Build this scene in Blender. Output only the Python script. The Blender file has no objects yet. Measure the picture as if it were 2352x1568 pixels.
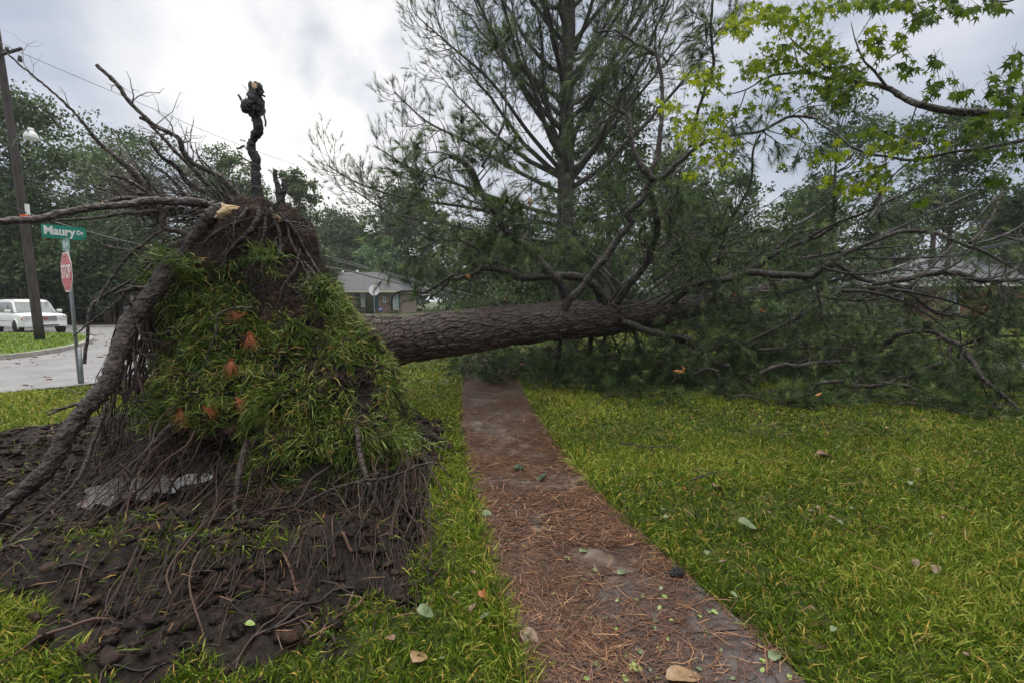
import bpy, math, numpy as np
from mathutils import Vector, Matrix
SC = bpy.context.scene
COL = SC.collection
# ---------------------------------------------------------------- camera
W, HT, F = 2352.0, 1568.0, 1045.3
CAMH = 1.65
PITCH = math.atan(92.0/F)
cam = bpy.data.cameras.new('camera'); cam.sensor_width = 36; cam.lens = 16.0
cam.clip_start = .05; cam.clip_end = 2000
camo = bpy.data.objects.new('camera', cam); COL.objects.link(camo)
camo.location = (0, 0, CAMH); camo.rotation_euler = (math.pi/2-PITCH, 0, 0)
SC.camera = camo
# ---------------------------------------------------------------- world and sun
def ray(x, y):
    u = (x-W/2)/F; v = (HT/2-y)/F
    return Vector((u, math.cos(PITCH)+v*math.sin(PITCH), -math.sin(PITCH)+v*math.cos(PITCH)))
SUN_EL, SUN_AZ = math.radians(60), math.radians(-28)     # behind the clouds, ahead and left
wd = bpy.data.worlds.new('World'); SC.world = wd; wd.use_nodes = True
nt = wd.node_tree; N = nt.nodes; L = nt.links; N.clear()
def nd(t, **k):
    n = N.new(t)
    for a, b in k.items(): setattr(n, a, b)
    return n
out = nd('ShaderNodeOutputWorld'); bg1 = nd('ShaderNodeBackground'); bg2 = nd('ShaderNodeBackground'); add = nd('ShaderNodeMixShader')
sky = nd('ShaderNodeTexSky', sky_type='NISHITA', sun_disc=False, sun_elevation=SUN_EL, sun_rotation=SUN_AZ)
L.new(sky.outputs[0], bg1.inputs[0]); bg1.inputs[1].default_value = .05
tc = nd('ShaderNodeTexCoord'); mp = nd('ShaderNodeMapping'); mp.inputs['Scale'].default_value = (1, 1, 2.2)
L.new(tc.outputs['Generated'], mp.inputs[0])
ns = nd('ShaderNodeTexNoise'); ns.inputs['Scale'].default_value = 2.1; ns.inputs['Detail'].default_value = 6; ns.inputs['Roughness'].default_value = .45; ns.inputs['Distortion'].default_value = .3
L.new(mp.outputs[0], ns.inputs[0])
rp = nd('ShaderNodeValToRGB'); e = rp.color_ramp.elements
e[0].position = .38; e[0].color = (.35, .40, .49, 1); e[1].position = .62; e[1].color = (.68, .68, .72, 1)
m_ = e.new(.5); m_.color = (.54, .57, .64, 1)
L.new(ns.outputs[0], rp.inputs[0])
def glow(px, py, lo, hi, amt):
    d = ray(px, py).normalized()
    vd = nd('ShaderNodeVectorMath', operation='DOT_PRODUCT'); vd.inputs[1].default_value = d
    nrm = nd('ShaderNodeVectorMath', operation='NORMALIZE'); L.new(tc.outputs['Generated'], nrm.inputs[0]); L.new(nrm.outputs[0], vd.inputs[0])
    n2 = nd('ShaderNodeTexNoise'); n2.inputs['Scale'].default_value = 3.2; n2.inputs['Detail'].default_value = 5; L.new(tc.outputs['Generated'], n2.inputs[0])
    ma = nd('ShaderNodeMath', operation='MULTIPLY_ADD'); L.new(n2.outputs[0], ma.inputs[0]); ma.inputs[1].default_value = .16; L.new(vd.outputs['Value'], ma.inputs[2])
    mr = nd('ShaderNodeMapRange', interpolation_type='SMOOTHSTEP'); mr.inputs[1].default_value = lo+.08; mr.inputs[2].default_value = hi+.08
    mr.inputs[3].default_value = 0; mr.inputs[4].default_value = amt; L.new(ma.outputs[0], mr.inputs[0])
    return mr.outputs[0]
g1 = glow(620, 10, .958, 1.02, 1.0); g2 = glow(830, 400, .955, 1.02, .8)
gs = nd('ShaderNodeMath', operation='ADD'); L.new(g1, gs.inputs[0]); L.new(g2, gs.inputs[1])
mixg = nd('ShaderNodeMix', data_type='RGBA'); L.new(gs.outputs[0], mixg.inputs['Factor']); L.new(rp.outputs[0], mixg.inputs['A']); mixg.inputs['B'].default_value = (.98, .95, .91, 1)
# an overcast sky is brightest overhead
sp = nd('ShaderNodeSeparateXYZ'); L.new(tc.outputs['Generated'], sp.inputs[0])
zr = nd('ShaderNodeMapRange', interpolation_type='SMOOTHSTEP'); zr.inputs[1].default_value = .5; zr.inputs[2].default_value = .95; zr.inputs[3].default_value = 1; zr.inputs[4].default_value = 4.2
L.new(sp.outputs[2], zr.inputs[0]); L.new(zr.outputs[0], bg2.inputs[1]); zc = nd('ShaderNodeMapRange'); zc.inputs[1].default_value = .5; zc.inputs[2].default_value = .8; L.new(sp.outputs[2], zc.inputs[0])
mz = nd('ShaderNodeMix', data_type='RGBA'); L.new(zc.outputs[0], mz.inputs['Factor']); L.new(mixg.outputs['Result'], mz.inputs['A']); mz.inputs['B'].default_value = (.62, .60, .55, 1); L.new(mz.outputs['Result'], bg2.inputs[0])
add.inputs[0].default_value = .85      # how much cloud covers the clear sky
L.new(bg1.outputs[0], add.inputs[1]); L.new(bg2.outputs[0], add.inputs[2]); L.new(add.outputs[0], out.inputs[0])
sl = bpy.data.lights.new('sun', 'SUN'); sl.energy = 1.0; sl.angle = math.radians(25); sl.color = (1, .97, .93)
so = bpy.data.objects.new('sun', sl); COL.objects.link(so)
sd = Vector((math.sin(SUN_AZ)*math.cos(SUN_EL), math.cos(SUN_AZ)*math.cos(SUN_EL), math.sin(SUN_EL)))
so.rotation_euler = sd.to_track_quat('Z', 'Y').to_euler()
vs = SC.view_settings; vs.view_transform = 'Standard'; vs.look = 'None'; vs.exposure = .43; vs.gamma = 1
# ---------------------------------------------------------------- numbers
def rng_(s): return np.random.default_rng(s)
def P(x, y, d):
    r = ray(x, y); s = d/r.y
    return np.array((r.x*s, d, CAMH+r.z*s))
def G(x, y, z=0.0):
    r = ray(x, y); s = (z-CAMH)/r.z
    return np.array((r.x*s, r.y*s, z))
def proj(V):
    Y, Z = V[:, 1], V[:, 2]-CAMH
    c, s = math.cos(PITCH), math.sin(PITCH)
    dep = Y*c-Z*s; up = Y*s+Z*c
    return np.stack((W/2+F*V[:, 0]/dep, HT/2-F*up/dep), 1)
def _h(i, j, k, s):
    n = (i.astype(np.int64)*374761393+j.astype(np.int64)*668265263+k.astype(np.int64)*2147483647+s*1274126177) & 0xffffffff
    n = ((n ^ (n >> 13))*1274126177) & 0xffffffff
    n = ((n ^ (n >> 16))*2246822519) & 0xffffffff
    return ((n ^ (n >> 15)) & 0xffffff)/float(0xffffff)
def vnoise(V, s=0):
    f = np.floor(V); t = V-f; t = t*t*(3-2*t); f = f.astype(np.int64); r = 0
    for a in (0, 1):
        for b in (0, 1):
            for c in (0, 1):
                w = (t[:, 0] if a else 1-t[:, 0])*(t[:, 1] if b else 1-t[:, 1])*(t[:, 2] if c else 1-t[:, 2])
                r = r+w*_h(f[:, 0]+a, f[:, 1]+b, f[:, 2]+c, s)
    return r*2-1
def fbm(V, sc, o=4, s=0, g=.5):
    r = 0; a = 1; V = V*sc
    for i in range(o): r = r+a*vnoise(V, s+i*17); V = V*2.03+7.1; a *= g
    return r
def poly_sd(X, Y, poly):
    """signed distance to a polygon, negative inside"""
    p = np.asarray(poly)[:, :2]; n = len(p); d = np.full(X.shape, 1e9); ins = np.zeros(X.shape, bool)
    for i in range(n):
        a, b = p[i], p[(i+1) % n]; e = b-a
        t = np.clip(((X-a[0])*e[0]+(Y-a[1])*e[1])/(e@e+1e-12), 0, 1)
        d = np.minimum(d, np.hypot(X-a[0]-t*e[0], Y-a[1]-t*e[1]))
        c = ((a[1] > Y) != (b[1] > Y))
        with np.errstate(divide='ignore', invalid='ignore'):
            xi = (b[0]-a[0])*(Y-a[1])/(b[1]-a[1]+1e-12)+a[0]
        ins ^= c & (X < xi)
    return np.where(ins, -d, d)
def sst(a, b, x):
    t = np.clip((x-a)/(b-a), 0, 1); return t*t*(3-2*t)
def unit(v):
    v = np.asarray(v, float); return v/(np.linalg.norm(v, axis=-1, keepdims=True)+1e-12)
def gpoly(pts): return np.array([G(x, y)[:2] for x, y in pts])
# ---------------------------------------------------------------- objects
class Geo:
    def __init__(s): s.V = []; s.Q = []; s.T = []; s.A = []; s.n = 0
    def add(s, V, Q=None, T=None, a=0.5):
        V = np.asarray(V, np.float32).reshape(-1, 3); s.V.append(V)
        s.A.append(np.broadcast_to(np.asarray(a, np.float32), (len(V),)))
        if Q is not None and len(Q): s.Q.append(np.asarray(Q, np.int64)+s.n)
        if T is not None and len(T): s.T.append(np.asarray(T, np.int64)+s.n)
        s.n += len(V)
    def box(s, c, d, rot=0, a=.5):
        x, y, z = [k/2 for k in d]
        V = np.array([(-x, -y, -z), (x, -y, -z), (x, y, -z), (-x, y, -z), (-x, -y, z), (x, -y, z), (x, y, z), (-x, y, z)])
        if rot: cr, sr = math.cos(rot), math.sin(rot); V = V@np.array([[cr, sr, 0], [-sr, cr, 0], [0, 0, 1]])
        s.add(V+np.array(c), [(0, 3, 2, 1), (4, 5, 6, 7), (0, 1, 5, 4), (1, 2, 6, 5), (2, 3, 7, 6), (3, 0, 4, 7)], a=a)
def setp(o, label=None, cat=None, group=None, kind=None):
    for k, v in (('label', label), ('category', cat), ('group', group), ('kind', kind)):
        if v: o[k] = v
    return o
def wloc(p):
    v = np.zeros(3)
    while p is not None: v = v+np.array(p.location); p = p.parent
    return v
def obj(name, geo, mat, parent=None, smooth=True, origin=None, ws=True, **kw):
    if isinstance(geo, Geo):
        V = np.concatenate(geo.V); A = np.concatenate(geo.A)
        Q = np.concatenate(geo.Q) if geo.Q else np.zeros((0, 4), np.int64)
        T = np.concatenate(geo.T) if geo.T else np.zeros((0, 3), np.int64)
        off = np.zeros(3)
        if origin is not None: off = np.array(origin, float)
        V = V-off.astype(np.float32)
        me = bpy.data.meshes.new(name)
        me.vertices.add(len(V)); me.vertices.foreach_set('co', V.ravel())
        li = np.concatenate((Q.ravel(), T.ravel())).astype(np.int32)
        me.loops.add(len(li)); me.loops.foreach_set('vertex_index', li)
        ls = np.concatenate((np.arange(len(Q))*4, len(Q)*4+np.arange(len(T))*3)).astype(np.int32)
        me.polygons.add(len(ls)); me.polygons.foreach_set('loop_start', ls)
        me.polygons.foreach_set('use_smooth', np.full(len(ls), smooth))
        me.update(calc_edges=True)
        at = me.attributes.new('var', 'FLOAT', 'POINT'); at.data.foreach_set('value', A.astype(np.float32))
    else: me = geo; off = np.zeros(3)
    if not me.materials: me.materials.append(mat)
    o = bpy.data.objects.new(name, me); COL.objects.link(o)
    o.location = off-(wloc(parent) if ws else 0)
    if parent is not None: o.parent = parent
    return setp(o, **kw)
def empty(name, loc=(0, 0, 0), rz=0, **kw):
    o = bpy.data.objects.new(name, None); COL.objects.link(o); o.location = loc; o.rotation_euler = (0, 0, rz)
    o.empty_display_size = .2
    return setp(o, **kw)
# ---------------------------------------------------------------- curves
def smooth_pts(p, n=4):
    p = np.asarray(p, float)
    if len(p) < 3: return np.array([p[0]+(p[-1]-p[0])*t for t in np.linspace(0, 1, n+1)])
    q = np.vstack((2*p[0]-p[1], p, 2*p[-1]-p[-2])); o = []
    for i in range(1, len(q)-2):
        for t in np.arange(n)/n:
            a, b, c, d = q[i-1], q[i], q[i+1], q[i+2]
            o.append(.5*((2*b)+(c-a)*t+(2*a-5*b+4*c-d)*t*t+(3*b-a-3*c+d)*t**3))
    o.append(p[-1]); return np.array(o)
def tube(geo, p, r, sides=6, a=.5, rough=0, cap=True, rg=None):
    p = np.asarray(p, float); n = len(p); r = np.broadcast_to(np.asarray(r, float), (n,))
    t = unit(np.gradient(p, axis=0)); up = np.array((0, 0, 1.)) if abs(t[0][2]) < .9 else np.array((1., 0, 0))
    x = unit(np.cross(t[0], up)); X = [x]
    for i in range(1, n):
        x = x-t[i]*(x@t[i]); x = unit(x); X.append(x)
    X = np.array(X); Y = np.cross(t, X); an = np.arange(sides)*2*np.pi/sides
    R = r[:, None]*np.ones(sides)
    if rough and rg is not None: R = R*(1+rough*rg.standard_normal(R.shape))
    V = p[:, None]+R[..., None]*(np.cos(an)[None, :, None]*X[:, None]+np.sin(an)[None, :, None]*Y[:, None])
    i = np.arange(n-1)[:, None]*sides; j = np.arange(sides); j2 = (j+1) % sides
    Q = np.stack((i+j, i+j2, i+sides+j2, i+sides+j), -1).reshape(-1, 4)
    V = V.reshape(-1, 3); T = []
    if cap:
        V = np.vstack((V, p[-1][None]+t[-1]*r[-1]*.3, p[0][None])); c = n*sides
        T = [((n-1)*sides+k, (n-1)*sides+(k+1) % sides, c) for k in range(sides)]+[((k+1) % sides, k, c+1) for k in range(sides)]
    geo.add(V, Q, T, a)
def blades(geo, pos, dr, ln, wd_, bend, a, rg):
    """curved tapering blades, five points each"""
    n = len(pos); dr = unit(dr); rv = rg.standard_normal((n, 3)); s = unit(np.cross(dr, rv)); f = np.cross(s, dr)
    ln = np.broadcast_to(ln, (n,))[:, None]; wd_ = np.broadcast_to(wd_, (n,))[:, None]; bend = np.broadcast_to(bend, (n,))[:, None]
    m = pos+dr*ln*.55+f*ln*bend*.25; tip = pos+dr*ln*.92+f*ln*bend*.8
    tip[:, 2] -= (ln*bend*.25)[:, 0]
    V = np.stack((pos-s*wd_*.4, pos+s*wd_*.4, m+s*wd_*.5, m-s*wd_*.5, tip), 1).reshape(-1, 3)
    b = np.arange(n)[:, None]*5
    geo.add(V, b+np.array((0, 1, 2, 3)), b+np.array((3, 2, 4)), np.repeat(np.broadcast_to(a, (n,)), 5))
def needles(geo, pos, dr, k, ln, w, spread, rg, a=None):
    """k needles fanning out of every tuft"""
    n = len(pos); p = np.repeat(pos, k, 0); d = unit(np.repeat(unit(dr), k, 0)+spread*rg.standard_normal((n*k, 3)))
    d[:, 2] -= .12
    l = ln*(.7+.5*rg.random((n*k, 1))); s = unit(np.cross(d, rg.standard_normal((n*k, 3))))*w*.5
    q = p-d*0.02
    V = np.stack((q-s, q+s, p+d*l), 1).reshape(-1, 3)
    if a is None: a = np.clip(.48+.32*rg.standard_normal(n), 0, 1)
    av = np.repeat(a, k)+.12*rg.standard_normal(n*k)
    geo.add(V, None, np.arange(n*k)[:, None]*3+np.array((0, 1, 2)), np.repeat(av, 3))
def leafquads(geo, pos, size, rg, a):
    n = len(pos); u = unit(rg.standard_normal((n, 3))); v = unit(np.cross(u, rg.standard_normal((n, 3))))
    s = (size*(.6+.8*rg.random((n, 1)))); 
    V = np.stack((pos-u*s, pos+v*s*.55, pos+u*s, pos-v*s*.55), 1).reshape(-1, 3)
    geo.add(V, np.arange(n)[:, None]*4+np.array((0, 1, 2, 3)), None, np.repeat(np.broadcast_to(a, (n,)), 4))
def bez(pts, w, d0, d1, n=4, pw=1.0):
    """traced polyline (picture px) with its depth from d0 to d1, w = widths in px"""
    m = len(pts); ts = np.linspace(0, 1, m); ws = np.interp(ts, np.linspace(0, 1, len(w)), w)
    p = np.array([P(x, y, d0+(d1-d0)*t**pw) for (x, y), t in zip(pts, ts)])
    r = ws/2*(p[:, 1])/F
    sp_ = smooth_pts(p, n); rr = np.interp(np.linspace(0, 1, len(sp_)), ts, r)
    return sp_, rr
def Z1(*a): return [(x*.3418, y*.3418) for x, y in a]
def Z2(*a): return [(x*.3418, 459.4+y*.3418) for x, y in a]
def Z3(*a): return [(x*.4394, 947.4+y*.4394) for x, y in a]
def Z4(*a): return [(689+x*.3906, y*.3906) for x, y in a]
def Z5(*a): return [(1493+x*.3662, y*.3662) for x, y in a]
def Z6(*a): return [(689+x*.3906, 517+y*.3906) for x, y in a]
def Z7(*a): return [(1493+x*.3652, 517+y*.3652) for x, y in a]
# ---------------------------------------------------------------- materials
def mat(name, col, rough=.8, spec=.5, metal=0, ramp=None, attr=None, noise=None, bump=None, trans=0, alpha=None, nsc=(1, 1, 1), mixn=.5):
    """col or a ramp driven by noise, by the attribute 'var', or by both"""
    m = bpy.data.materials.new(name); m.use_nodes = True; n = m.node_tree.nodes; l = m.node_tree.links; b = n['Principled BSDF']
    b.inputs['Base Color'].default_value = (*col, 1); b.inputs['Roughness'].default_value = rough
    b.inputs['Specular IOR Level'].default_value = spec; b.inputs['Metallic'].default_value = metal
    src = None; tcn = n.new('ShaderNodeTexCoord'); mpn = n.new('ShaderNodeMapping'); mpn.inputs['Scale'].default_value = nsc; l.new(tcn.outputs['Object'], mpn.inputs[0])
    if noise:
        t = n.new('ShaderNodeTexNoise'); t.inputs['Scale'].default_value = noise[0]; t.inputs['Detail'].default_value = noise[1]; t.inputs['Roughness'].default_value = .6; l.new(mpn.outputs[0], t.inputs[0]); src = t.outputs[0]
    if attr:
        a = n.new('ShaderNodeAttribute'); a.attribute_name = 'var'
        if src is not None:
            mx = n.new('ShaderNodeMix'); mx.inputs[0].default_value = mixn; l.new(a.outputs['Fac'], mx.inputs[2]); l.new(src, mx.inputs[3]); src = mx.outputs[0]
        else: src = a.outputs['Fac']
    if ramp:
        r = n.new('ShaderNodeValToRGB'); el = r.color_ramp.elements
        el[0].position = ramp[0][0]; el[0].color = (*ramp[0][1], 1); el[1].position = ramp[-1][0]; el[1].color = (*ramp[-1][1], 1)
        for ps, c in ramp[1:-1]: q = el.new(ps); q.color = (*c, 1)
        l.new(src, r.inputs[0]); l.new(r.outputs[0], b.inputs['Base Color'])
    if bump:
        t = n.new('ShaderNodeTexNoise'); t.inputs['Scale'].default_value = bump[0]; t.inputs['Detail'].default_value = 5; l.new(mpn.outputs[0], t.inputs[0])
        bp = n.new('ShaderNodeBump'); bp.inputs['Strength'].default_value = bump[1]; bp.inputs['Distance'].default_value = bump[2]; l.new(t.outputs[0], bp.inputs['Height']); l.new(bp.outputs[0], b.inputs['Normal'])
    if trans:
        tr = n.new('ShaderNodeBsdfTranslucent'); mx = n.new('ShaderNodeMixShader'); mx.inputs[0].default_value = trans
        if ramp: l.new(r.outputs[0], tr.inputs[0])
        else: tr.inputs[0].default_value = (*col, 1)
        o = n['Material Output']; l.new(b.outputs[0], mx.inputs[1]); l.new(tr.outputs[0], mx.inputs[2]); l.new(mx.outputs[0], o.inputs[0])
    return m
M = {}
M['grass'] = mat('lawn_grass', (.1, .2, .03), .5, .22, attr=1, trans=.3, ramp=[(0, (.018, .04, .002)), (.33, (.078, .130, .006)), (.55, (.165, .25, .018)), (.8, (.43, .44, .09)), (1, (.48, .30, .07))])
M['sod'] = mat('sod_grass', (.1, .2, .03), .38, .42, attr=1, trans=.25, ramp=[(0, (.012, .03, .004)), (.33, (.05, .10, .010)), (.58, (.135, .20, .022)), (.8, (.32, .38, .10)), (1, (.42, .24, .07))])
M['needle'] = mat('pine_needle', (.04, .08, .03), .45, .35, attr=1, trans=.2, ramp=[(0, (.010, .022, .007)), (.4, (.035, .072, .020)), (.75, (.12, .19, .055)), (1, (.26, .33, .12))])
M['brown_needle'] = mat('brown_needle', (.3, .1, .04), .45, .5, attr=1, ramp=[(0, (.028, .014, .010)), (.4, (.075, .034, .020)), (.7, (.165, .072, .036)), (1, (.40, .23, .11))])
M['bark'] = mat('pine_bark', (.08, .06, .05), .5, .5, attr=1, noise=(9, 6), mixn=.45, bump=(38, .6, .02), ramp=[(.15, (.008, .005, .004)), (.45, (.032, .019, .016)), (.62, (.066, .042, .036)), (.85, (.155, .108, .096))])
M['limb'] = mat('limb_bark', (.08, .06, .05), .5, .5, noise=(13, 8), bump=(30, 1, .04), ramp=[(.3, (.010, .008, .007)), (.5, (.030, .023, .020)), (.62, (.072, .058, .050)), (.72, (.16, .17, .10)), (.82, (.3, .33, .2))])
M['root'] = mat('root_bark', (.06, .045, .04), .45, .5, noise=(20, 9), bump=(30, 1, .06), ramp=[(.3, (.012, .008, .007)), (.52, (.046, .032, .028)), (.75, (.13, .095, .085))])
M['rootlet'] = mat('fine_root', (.05, .03, .025), .6, .4, attr=1, ramp=[(0, (.008, .006, .005)), (.5, (.03, .018, .014)), (1, (.12, .06, .038))])
M['soil'] = mat('wet_soil', (.03, .02, .015), .7, .2, noise=(7, 8), attr=1, mixn=.6, bump=(22, 1, .05), ramp=[(.25, (.005, .0035, .003)), (.5, (.019, .012, .009)), (.75, (.055, .032, .023))])
M['splinter'] = mat('torn_wood', (.6, .25, .08), .7, .3, noise=(20, 4), ramp=[(.3, (.45, .15, .04)), (.7, (.75, .42, .18))])
M['cutwood'] = mat('cut_wood', (.6, .45, .28), .7, .3, noise=(20, 4), ramp=[(.3, (.4, .24, .12)), (.7, (.75, .6, .4))])
M['dark_root'] = mat('dark_root_bark', (.02, .02, .022), .5, .5, noise=(7, 5), bump=(26, 1, .04), ramp=[(.3, (.008, .008, .01)), (.6, (.03, .028, .032)), (.8, (.1, .09, .09))])
def foliage(nm, lo, mid, hi, tr=.25): return mat(nm, mid, .6, .2, attr=1, trans=tr, ramp=[(0, lo), (.5, mid), (1, hi)])
M['leaf_dark'] = foliage('leaf_dark', (.02, .038, .014), (.062, .098, .04), (.17, .23, .10))
M['leaf_green'] = foliage('leaf_green', (.035, .06, .02), (.085, .13, .045), (.19, .25, .10))
M['leaf_pale'] = foliage('leaf_pale', (.05, .1, .04), (.14, .24, .1), (.34, .45, .25))
M['leaf_olive'] = foliage('leaf_olive', (.03, .045, .015), (.07, .09, .035), (.14, .16, .07))
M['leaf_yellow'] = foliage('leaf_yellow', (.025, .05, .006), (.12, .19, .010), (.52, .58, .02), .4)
M['tree_bark'] = mat('tree_bark', (.05, .04, .035), .7, .3, noise=(4, 5), ramp=[(.3, (.02, .016, .015)), (.7, (.09, .075, .068))])
M['concrete'] = mat('concrete', (.35, .33, .3), .6, .4, noise=(5, 6), ramp=[(.3, (.22, .2, .18)), (.7, (.42, .39, .35))])
M['rust_needle'] = mat('rust_needle', (.5, .15, .05), .5, .4, attr=1, ramp=[(0, (.15, .04, .018)), (.5, (.36, .10, .038)), (1, (.58, .22, .08))])
# ================================================================ the ground
SOIL = gpoly([(-420, 1010), (-100, 1000), (120, 980), (330, 930), (600, 940), (930, 945), (1010, 975), (1045, 1050), (975, 1095), (985, 1200), (990, 1330), (960, 1395), (860, 1375), (775, 1410), (765, 1510), (600, 1545), (430, 1540), (300, 1660), (150, 1560), (40, 1400), (-250, 1330), (-420, 1250)])
PL = gpoly([(1075, 815), (1066, 850), (1060, 900), (1060, 960), (1064, 1050), (1085, 1120), (1108, 1200), (1130, 1290), (1168, 1400), (1198, 1480), (1225, 1568), (1262, 1700)])
PR = gpoly([(1150, 815), (1175, 850), (1200, 890), (1228, 950), (1280, 1025), (1345, 1105), (1410, 1180), (1500, 1262), (1600, 1345), (1712, 1440), (1842, 1568), (1985, 1700)])
PATH = np.vstack((PL, PR[::-1]))
ROADN = gpoly([(-700, 1010), (-300, 940), (0, 905), (173, 888), (345, 868), (560, 830)])
ROAD = np.vstack((ROADN, [(-2.5, 17), (4, 26), (16, 40), (40, 62), (38, 74), (22, 62), (6, 47), (-6, 39), (-14, 33), (-22, 28.2), (-60, 28.0), (-60, 22.4), (-40, 2)]))
ISL = np.array([(-60, 14.3), (-22, 11.2), (-15.9, 11.6), (-14.4, 12.6), (-14.6, 14.2), (-15.6, 16.2), (-17.4, 18.6), (-19.5, 20.4), (-24, 21.6), (-60, 22.2)])
PITC = G(315, 1125)[:2]*1.10
def hgt(X, Y):
    V = np.stack((X, Y, 0*X), 1)
    h = .035*fbm(V, .35, 2, 5)*sst(1, 4, np.hypot(X, Y-1))
    nr = np.hypot(X, Y) < 14
    sd = np.where(nr, poly_sd(X, Y, SOIL), 5.); psd = np.where(nr, poly_sd(X, Y, PATH), 5.)
    h = h*sst(0, .8, psd)*sst(0, 1.5, np.where(np.hypot(X, Y) < 60, np.minimum(poly_sd(X, Y, ROAD), 9), 9))
    mk = sst(.07, -.05, sd+.10*vnoise(np.stack((X, Y, 0*X), 1)*5, 8))
    rough = np.zeros_like(h); s = mk > 0
    if s.any(): rough[s] = .10*fbm(V[s], 1.7, 5, 11, .6)+.036*np.abs(fbm(V[s], 9, 4, 12, .7))
    h = h+mk*(rough+.03)
    pit = np.exp(-(((X-PITC[0])/1.55)**2+((Y-PITC[1])/.98)**2)**2)
    h = h-.38*pit-mk*rough*.5*pit
    hp = G(975, 1020)[:2]; h = h+.10*np.exp(-(((X-hp[0])/.28)**2+((Y-hp[1])/.45)**2))
    lip = G(400, 1275)[:2]; h = h+.07*np.exp(-(((X-lip[0])/.9)**2+((Y-lip[1])/.22)**2))
    return h, mk
def ax(lo, hi, st, far, g):
    a = list(np.arange(lo, hi+1e-6, st)); s = st; v = a[-1]
    while v < far: s *= g; v += s; a.append(v)
    s = st; v = a[0]
    while v > -far: s *= g; v -= s; a.insert(0, v)
    return np.array(a)
xs = ax(-5.2, 5, .036, 900, 1.22); ys = ax(1.0, 7.6, .036, 900, 1.22); ys = ys[ys > -60]
gx, gy = np.meshgrid(xs, ys); X, Y = gx.ravel(), gy.ravel(); h, mk = hgt(X, Y)
g = Geo(); i = np.arange(len(ys)-1)[:, None]*len(xs)+np.arange(len(xs)-1)
g.add(np.stack((X, Y, h), 1), np.stack((i, i+1, i+len(xs)+1, i+len(xs)), -1).reshape(-1, 4), None, mk)
# the ground's material: lawn thatch and bare soil where the turf was torn out
m = bpy.data.materials.new('ground'); m.use_nodes = True; n = m.node_tree.nodes; l = m.node_tree.links; b = n['Principled BSDF']
tcn = n.new('ShaderNodeTexCoord')
def noi(sc, dt=6):
    t = n.new('ShaderNodeTexNoise'); t.inputs['Scale'].default_value = sc; t.inputs['Detail'].default_value = dt; t.inputs['Roughness'].default_value = .65; l.new(tcn.outputs['Object'], t.inputs[0]); return t
def rmp(src, st):
    r = n.new('ShaderNodeValToRGB'); el = r.color_ramp.elements; el[0].position, el[0].color = st[0][0], (*st[0][1], 1); el[1].position, el[1].color = st[-1][0], (*st[-1][1], 1)
    for ps, c in st[1:-1]: q = el.new(ps); q.color = (*c, 1)
    l.new(src, r.inputs[0]); return r
n1 = noi(14, 8); n2 = noi(.5, 4); n3 = noi(24, 8); n4 = noi(2.2, 5)
lawn = rmp(n1.outputs[0], [(.3, (.016, .022, .005)), (.5, (.045, .062, .010)), (.7, (.12, .125, .025))])
lawn2 = rmp(n4.outputs[0], [(.35, (.55, .75, .5)), (.65, (1.25, 1.1, 1.0))])
mm = n.new('ShaderNodeMix'); mm.data_type = 'RGBA'; mm.blend_type = 'MULTIPLY'; mm.inputs[0].default_value = 1; l.new(lawn.outputs[0], mm.inputs[6]); l.new(lawn2.outputs[0], mm.inputs[7])
soil = rmp(n3.outputs[0], [(.3, (.004, .003, .0025)), (.52, (.014, .009, .0075)), (.72, (.045, .027, .02))])
at = n.new('ShaderNodeAttribute'); at.attribute_name = 'var'
mx = n.new('ShaderNodeMix'); mx.data_type = 'RGBA'; l.new(at.outputs['Fac'], mx.inputs[0]); l.new(mm.outputs[2], mx.inputs[6]); l.new(soil.outputs[0], mx.inputs[7]); l.new(mx.outputs[2], b.inputs['Base Color'])
b.inputs['Roughness'].default_value = .72; b.inputs['Specular IOR Level'].default_value = .25
bp = n.new('ShaderNodeBump'); bp.inputs['Strength'].default_value = .9; bp.inputs['Distance'].default_value = .03; l.new(n3.outputs[0], bp.inputs['Height']); l.new(bp.outputs[0], b.inputs['Normal'])
obj('ground', g, m, kind='structure')
# ---- walkway
def strip(A, B, nu, nv, z):
    A = smooth_pts(np.c_[A, 0*A[:, 0]], nv)[:, :2]; B = smooth_pts(np.c_[B, 0*B[:, 0]], nv)[:, :2]
    u = np.linspace(0, 1, nu); Vv = A[:, None]*(1-u)[None, :, None]+B[:, None]*u[None, :, None]
    k = len(A); i = np.arange(k-1)[:, None]*nu+np.arange(nu-1)
    V = np.concatenate((Vv, np.full((k, nu, 1), z)), 2).reshape(-1, 3)
    return V, np.stack((i, i+1, i+nu+1, i+nu), -1).reshape(-1, 4)
V, Q = strip(PL, PR, 24, 10, .012); V[:, 2] += .003*vnoise(V*1.5, 2)
g = Geo(); g.add(V, Q)
pm = mat('walkway', (.2, .1, .06), .35, .4, noise=(5, 10), bump=(45, .6, .01), ramp=[(.3, (.022, .015, .011)), (.43, (.06, .038, .028)), (.55, (.115, .085, .07)), (.75, (.20, .175, .15))])
obj('walkway', g, pm, kind='structure')
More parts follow.
